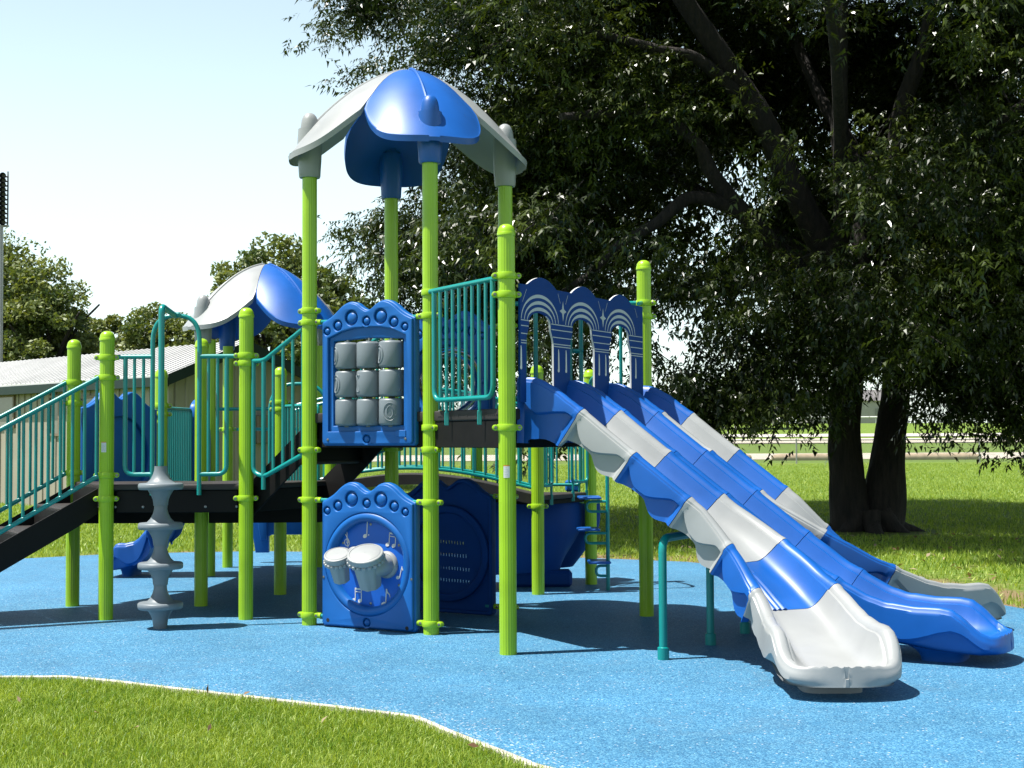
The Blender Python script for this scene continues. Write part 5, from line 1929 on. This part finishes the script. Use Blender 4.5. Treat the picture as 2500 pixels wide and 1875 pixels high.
def far_tree(x, y, h, rx, label, group=None, seed=0, zc=.58, leaf=.085, n=340, per=170, lean=0.0):
    g_ = np.random.default_rng(seed)
    z0 = float(terr(x, y))
    root = tag(empty('far_tree', (x, y, z0)), label, 'tree', group)
    WM[root.name] = Matrix.Translation((x, y, z0))
    b = MB()
    limb(b, [(0, 0, -.2), (.1, 0, h * .2), (-.1, .1, h * .42), (.1, 0, h * .75)], .05 * h * .7, .05, 10, 5, .1, seed)
    for k in range(5):
        a = k * 1.3 + seed
        limb(b, [(0, 0, h * (.25 + .05 * k)), (rx * .35 * math.cos(a), rx * .35 * math.sin(a), h * (.42 + .06 * k)), (rx * .7 * math.cos(a), rx * .7 * math.sin(a), h * (.55 + .06 * k))], .02 * h * .6, .03, 8, 4, .1, k)
    link('trunk', b.mesh('trunk', M['bark'], 60), root, WM[root.name])
    d = unit(g_.normal(size=(n, 3)))
    lump = np.array([.86 + .32 * noise.noise(Vector(v * 2.2) + Vector((seed, 0, 0))) for v in d])
    rr_ = g_.uniform(.15, 1, n) ** .5
    rz = h * (1 - zc) * 1.02
    c = np.array([0, 0, h * zc]) + d * np.array([rx, rx, rz]) * (rr_ * lump)[:, None]
    # broad below, narrow on top
    tz = np.clip((c[:, 2] - h * .35) / (h * .65), 0, 1)
    c[:, :2] *= (1.12 - .45 * tz)[:, None]
    c[:, 0] += lean * tz
    c = c[c[:, 2] > h * .08]
    nc = len(c)
    cl = g_.uniform(.5, 1.05, nc) * rx / 4.0
    p = c[:, None, :] + unit(g_.normal(size=(nc, per, 3))) * (cl[:, None] * g_.uniform(.2, 1, (nc, per)) ** .5)[..., None] * np.array([1.1, 1.1, .72])
    p = p.reshape(-1, 3)
    m_ = len(p)
    nrm = unit(g_.normal(size=(m_, 3)) + np.array([0, 0, .5]))
    u = unit(np.cross(nrm, g_.normal(size=(m_, 3))))
    v = np.cross(nrm, u)
    s = leaf * g_.uniform(.6, 1.2, m_)
    V = np.stack([p - u * s[:, None], p + v * (s * .55)[:, None], p + u * s[:, None], p - v * (s * .55)[:, None]], 1)
    tn = np.repeat(np.clip(np.repeat(g_.beta(2, 2.5, nc), per) + g_.normal(size=m_) * .15, 0, 1)[:, None], 4, 1)
    me = fast_mesh('crown', V.reshape(-1, 3), np.arange(m_ * 4).reshape(-1, 4), m=M['far_leaf'], attrs={'tint': tn.ravel()})
    link('crown', me, root, WM[root.name])
GT = 'trees beyond the building'
far_tree(-17.0, 34.5, 8.9, 3.6, 'tall bushy tree at the left edge beside the floodlight pole', GT, 3, .52, lean=-.2)
far_tree(-13.9, 33.0, 7.3, 2.4, 'bushy tree stepping down to the right of the tallest left tree', GT, 8, .5, n=150)
far_tree(-12.9, 36.0, 6.1, 1.8, 'small tree between the left trees and the stair post', GT, 5, .55, n=120)
far_tree(-10.5, 33.6, 5.9, 2.1, 'rounded tree behind the building, either side of the teal entry arch', GT, 21, .47, n=230)
far_tree(-8.3, 36.0, 5.6, 1.5, 'low tree behind the left edge of the smaller petal roof', GT, 23, .5, n=120)
far_tree(-6.0, 29.0, 8.0, 2.2, 'tree rising just behind the smaller petal roof', GT, 31, .56, n=150)
far_tree(-4.2, 28.0, 7.3, 1.9, 'tree right of the smaller petal roof, behind the tall green post', GT, 37, .52, n=140)
far_tree(37, 190, 10, 6.5, 'small yellowish tree beyond the field, left of the big trunk', None, 41, .5, .4, 200, 90)

# ------------------------------------------------------------------ grass
def blades(name, pts, hmin, hmax, w, seg2=True, tintm=.5, lean=.5, seed=1):
    g_ = np.random.default_rng(seed)
    n = len(pts)
    az = g_.uniform(0, 2 * np.pi, n)
    ln = g_.uniform(.05, lean, n)
    hh = g_.uniform(hmin, hmax, n)
    ww = w * g_.uniform(.6, 1.2, n)
    dirn = np.stack([np.cos(az), np.sin(az), np.zeros(n)], -1)
    az2 = g_.uniform(0, 2 * np.pi, n)
    sd = np.stack([np.cos(az2), np.sin(az2), np.zeros(n)], -1) * (ww / 2)[:, None]
    up_ = np.zeros((n, 3)); up_[:, 2] = 1
    mid = pts + up_ * (hh * .58)[:, None] + dirn * (hh * ln * .35)[:, None]
    tip = pts + up_ * (hh * (1 - .3 * ln))[:, None] + dirn * (hh * ln)[:, None]
    tint = np.clip(g_.normal(size=n) * .30 + tintm + .25 * np.array([noise.noise(Vector((p[0] * 1.7, p[1] * 1.7, 0))) for p in pts]), 0, 1)
    if seg2:
        V = np.stack([pts - sd, pts + sd, mid + sd * .8, mid - sd * .8, tip], 1)
        i = np.arange(n)[:, None] * 5
        q = np.concatenate([i, i + 1, i + 2, i + 3], 1)
        t = np.concatenate([i + 3, i + 2, i + 4], 1)
        me = fast_mesh(name, V.reshape(-1, 3), q, t, M['blade'], {'tint': np.repeat(tint, 5)})
    else:
        V = np.stack([pts - sd, pts + sd, tip], 1)
        me = fast_mesh(name, V.reshape(-1, 3), None, np.arange(n * 3).reshape(-1, 3), M['blade'], {'tint': np.repeat(tint, 3)})
    return tag(link(name, me), kind='stuff')
n = 150000
p = np.stack([rng.uniform(-3.6, 1.3, n), rng.uniform(-5.2, -1.9, n)], -1)
okk = (~inside(p[:, 0], p[:, 1], RUB)) & (seg_dist(p[:, 0], p[:, 1], RUB_FRONT) > .028)
p = p[okk]
pz = np.zeros(len(p)) - .02
blades('grass', np.concatenate([p, pz[:, None]], 1), .03, .075, .0042, True, .5, 1.1, 5)
# lawn blades behind the rubber, thinning with distance
n = 330000
yy = 1.5 + 46 * rng.uniform(0, 1, n) ** 1.35
xx = rng.uniform(-1, 1, n) * (1.2 + (yy + 11.5) * .40) + .7
ins = inside(xx, yy, RUB)
db = seg_dist(xx, yy, RUB_BACK[1:])
keep = (~ins) & (db > .05) & (rng.uniform(0, 1, n) < np.where(xx > 3.2, np.clip((db / 3.0) ** 2, .03, 1), np.clip(db / 1.2, .10, 1))) & (np.hypot(xx - 6.7, yy - 11.8) > .85 + .9 * rng.uniform(0, 1, n))
keep &= ~((xx < -5.5) & (yy > 22))
xx, yy = xx[keep], yy[keep]
zz = np.array([0.0] * len(xx)) + terr(xx, yy) - .012
dd = np.clip((seg_dist(xx, yy, RUB) - .3) / 2, 0, 1)
zz += np.array([noise.noise(Vector((a * .25, b_ * .25, 3))) * .04 for a, b_ in zip(xx, yy)]) * dd
blades('grass', np.stack([xx, yy, zz], -1), .04, .085, .018, False, .55, .9, 6)
# taller weeds along the rubber edge
n = 5200
k = rng.integers(0, len(RUB_BACK) - 2, n)
t = rng.uniform(0, 1, n)
A_ = np.array(RUB_BACK)[k]; B_ = np.array(RUB_BACK)[k + 1]
pp = A_ + (B_ - A_) * t[:, None] + np.abs(rng.normal(size=(n, 1))) * .25 * np.stack([(B_ - A_)[:, 1], -(B_ - A_)[:, 0]], -1) / np.linalg.norm(B_ - A_, axis=1)[:, None] * 1.0
okk = ~inside(pp[:, 0], pp[:, 1], RUB)
cl = np.array([noise.noise(Vector((a[0] * 2.5, a[1] * 2.5, 1))) for a in pp]) > -.05
pp = pp[okk & cl]
blades('grass', np.concatenate([pp, np.full((len(pp), 1), -.01)], 1), .05, .13, .011, False, .7, 1.0, 7)

# dry leaves and petals lying on the front grass and below the tree
def litter(n, box, z, smin, smax, seed, m):
    g_ = np.random.default_rng(seed)
    p = np.stack([g_.uniform(box[0], box[1], n), g_.uniform(box[2], box[3], n), np.full(n, z)], -1)
    ok_ = ~inside(p[:, 0], p[:, 1], RUB)
    p = p[ok_]
    n = len(p)
    nr = unit(g_.normal(size=(n, 3)) * .4 + np.array([0, 0, 1]))
    u = unit(np.cross(nr, g_.normal(size=(n, 3))))
    v = np.cross(nr, u)
    s = g_.uniform(smin, smax, n)
    V = np.stack([p - u * s[:, None], p + v * (s * .45)[:, None] + nr * .006, p + u * s[:, None], p - v * (s * .45)[:, None] + nr * .006], 1)
    me = fast_mesh('leaf_litter', V.reshape(-1, 3), np.arange(n * 4).reshape(-1, 4), m=m, attrs={'tint': np.repeat(g_.uniform(0, 1, n), 4)})
    tag(link('leaf_litter', me), kind='stuff')
litter(16, (-3.2, .6, -4.6, -2.2), .055, .018, .035, 3, M['litter'])
litter(260, (2.5, 9.5, 2.0, 11.5), .03, .03, .06, 4, M['litter'])
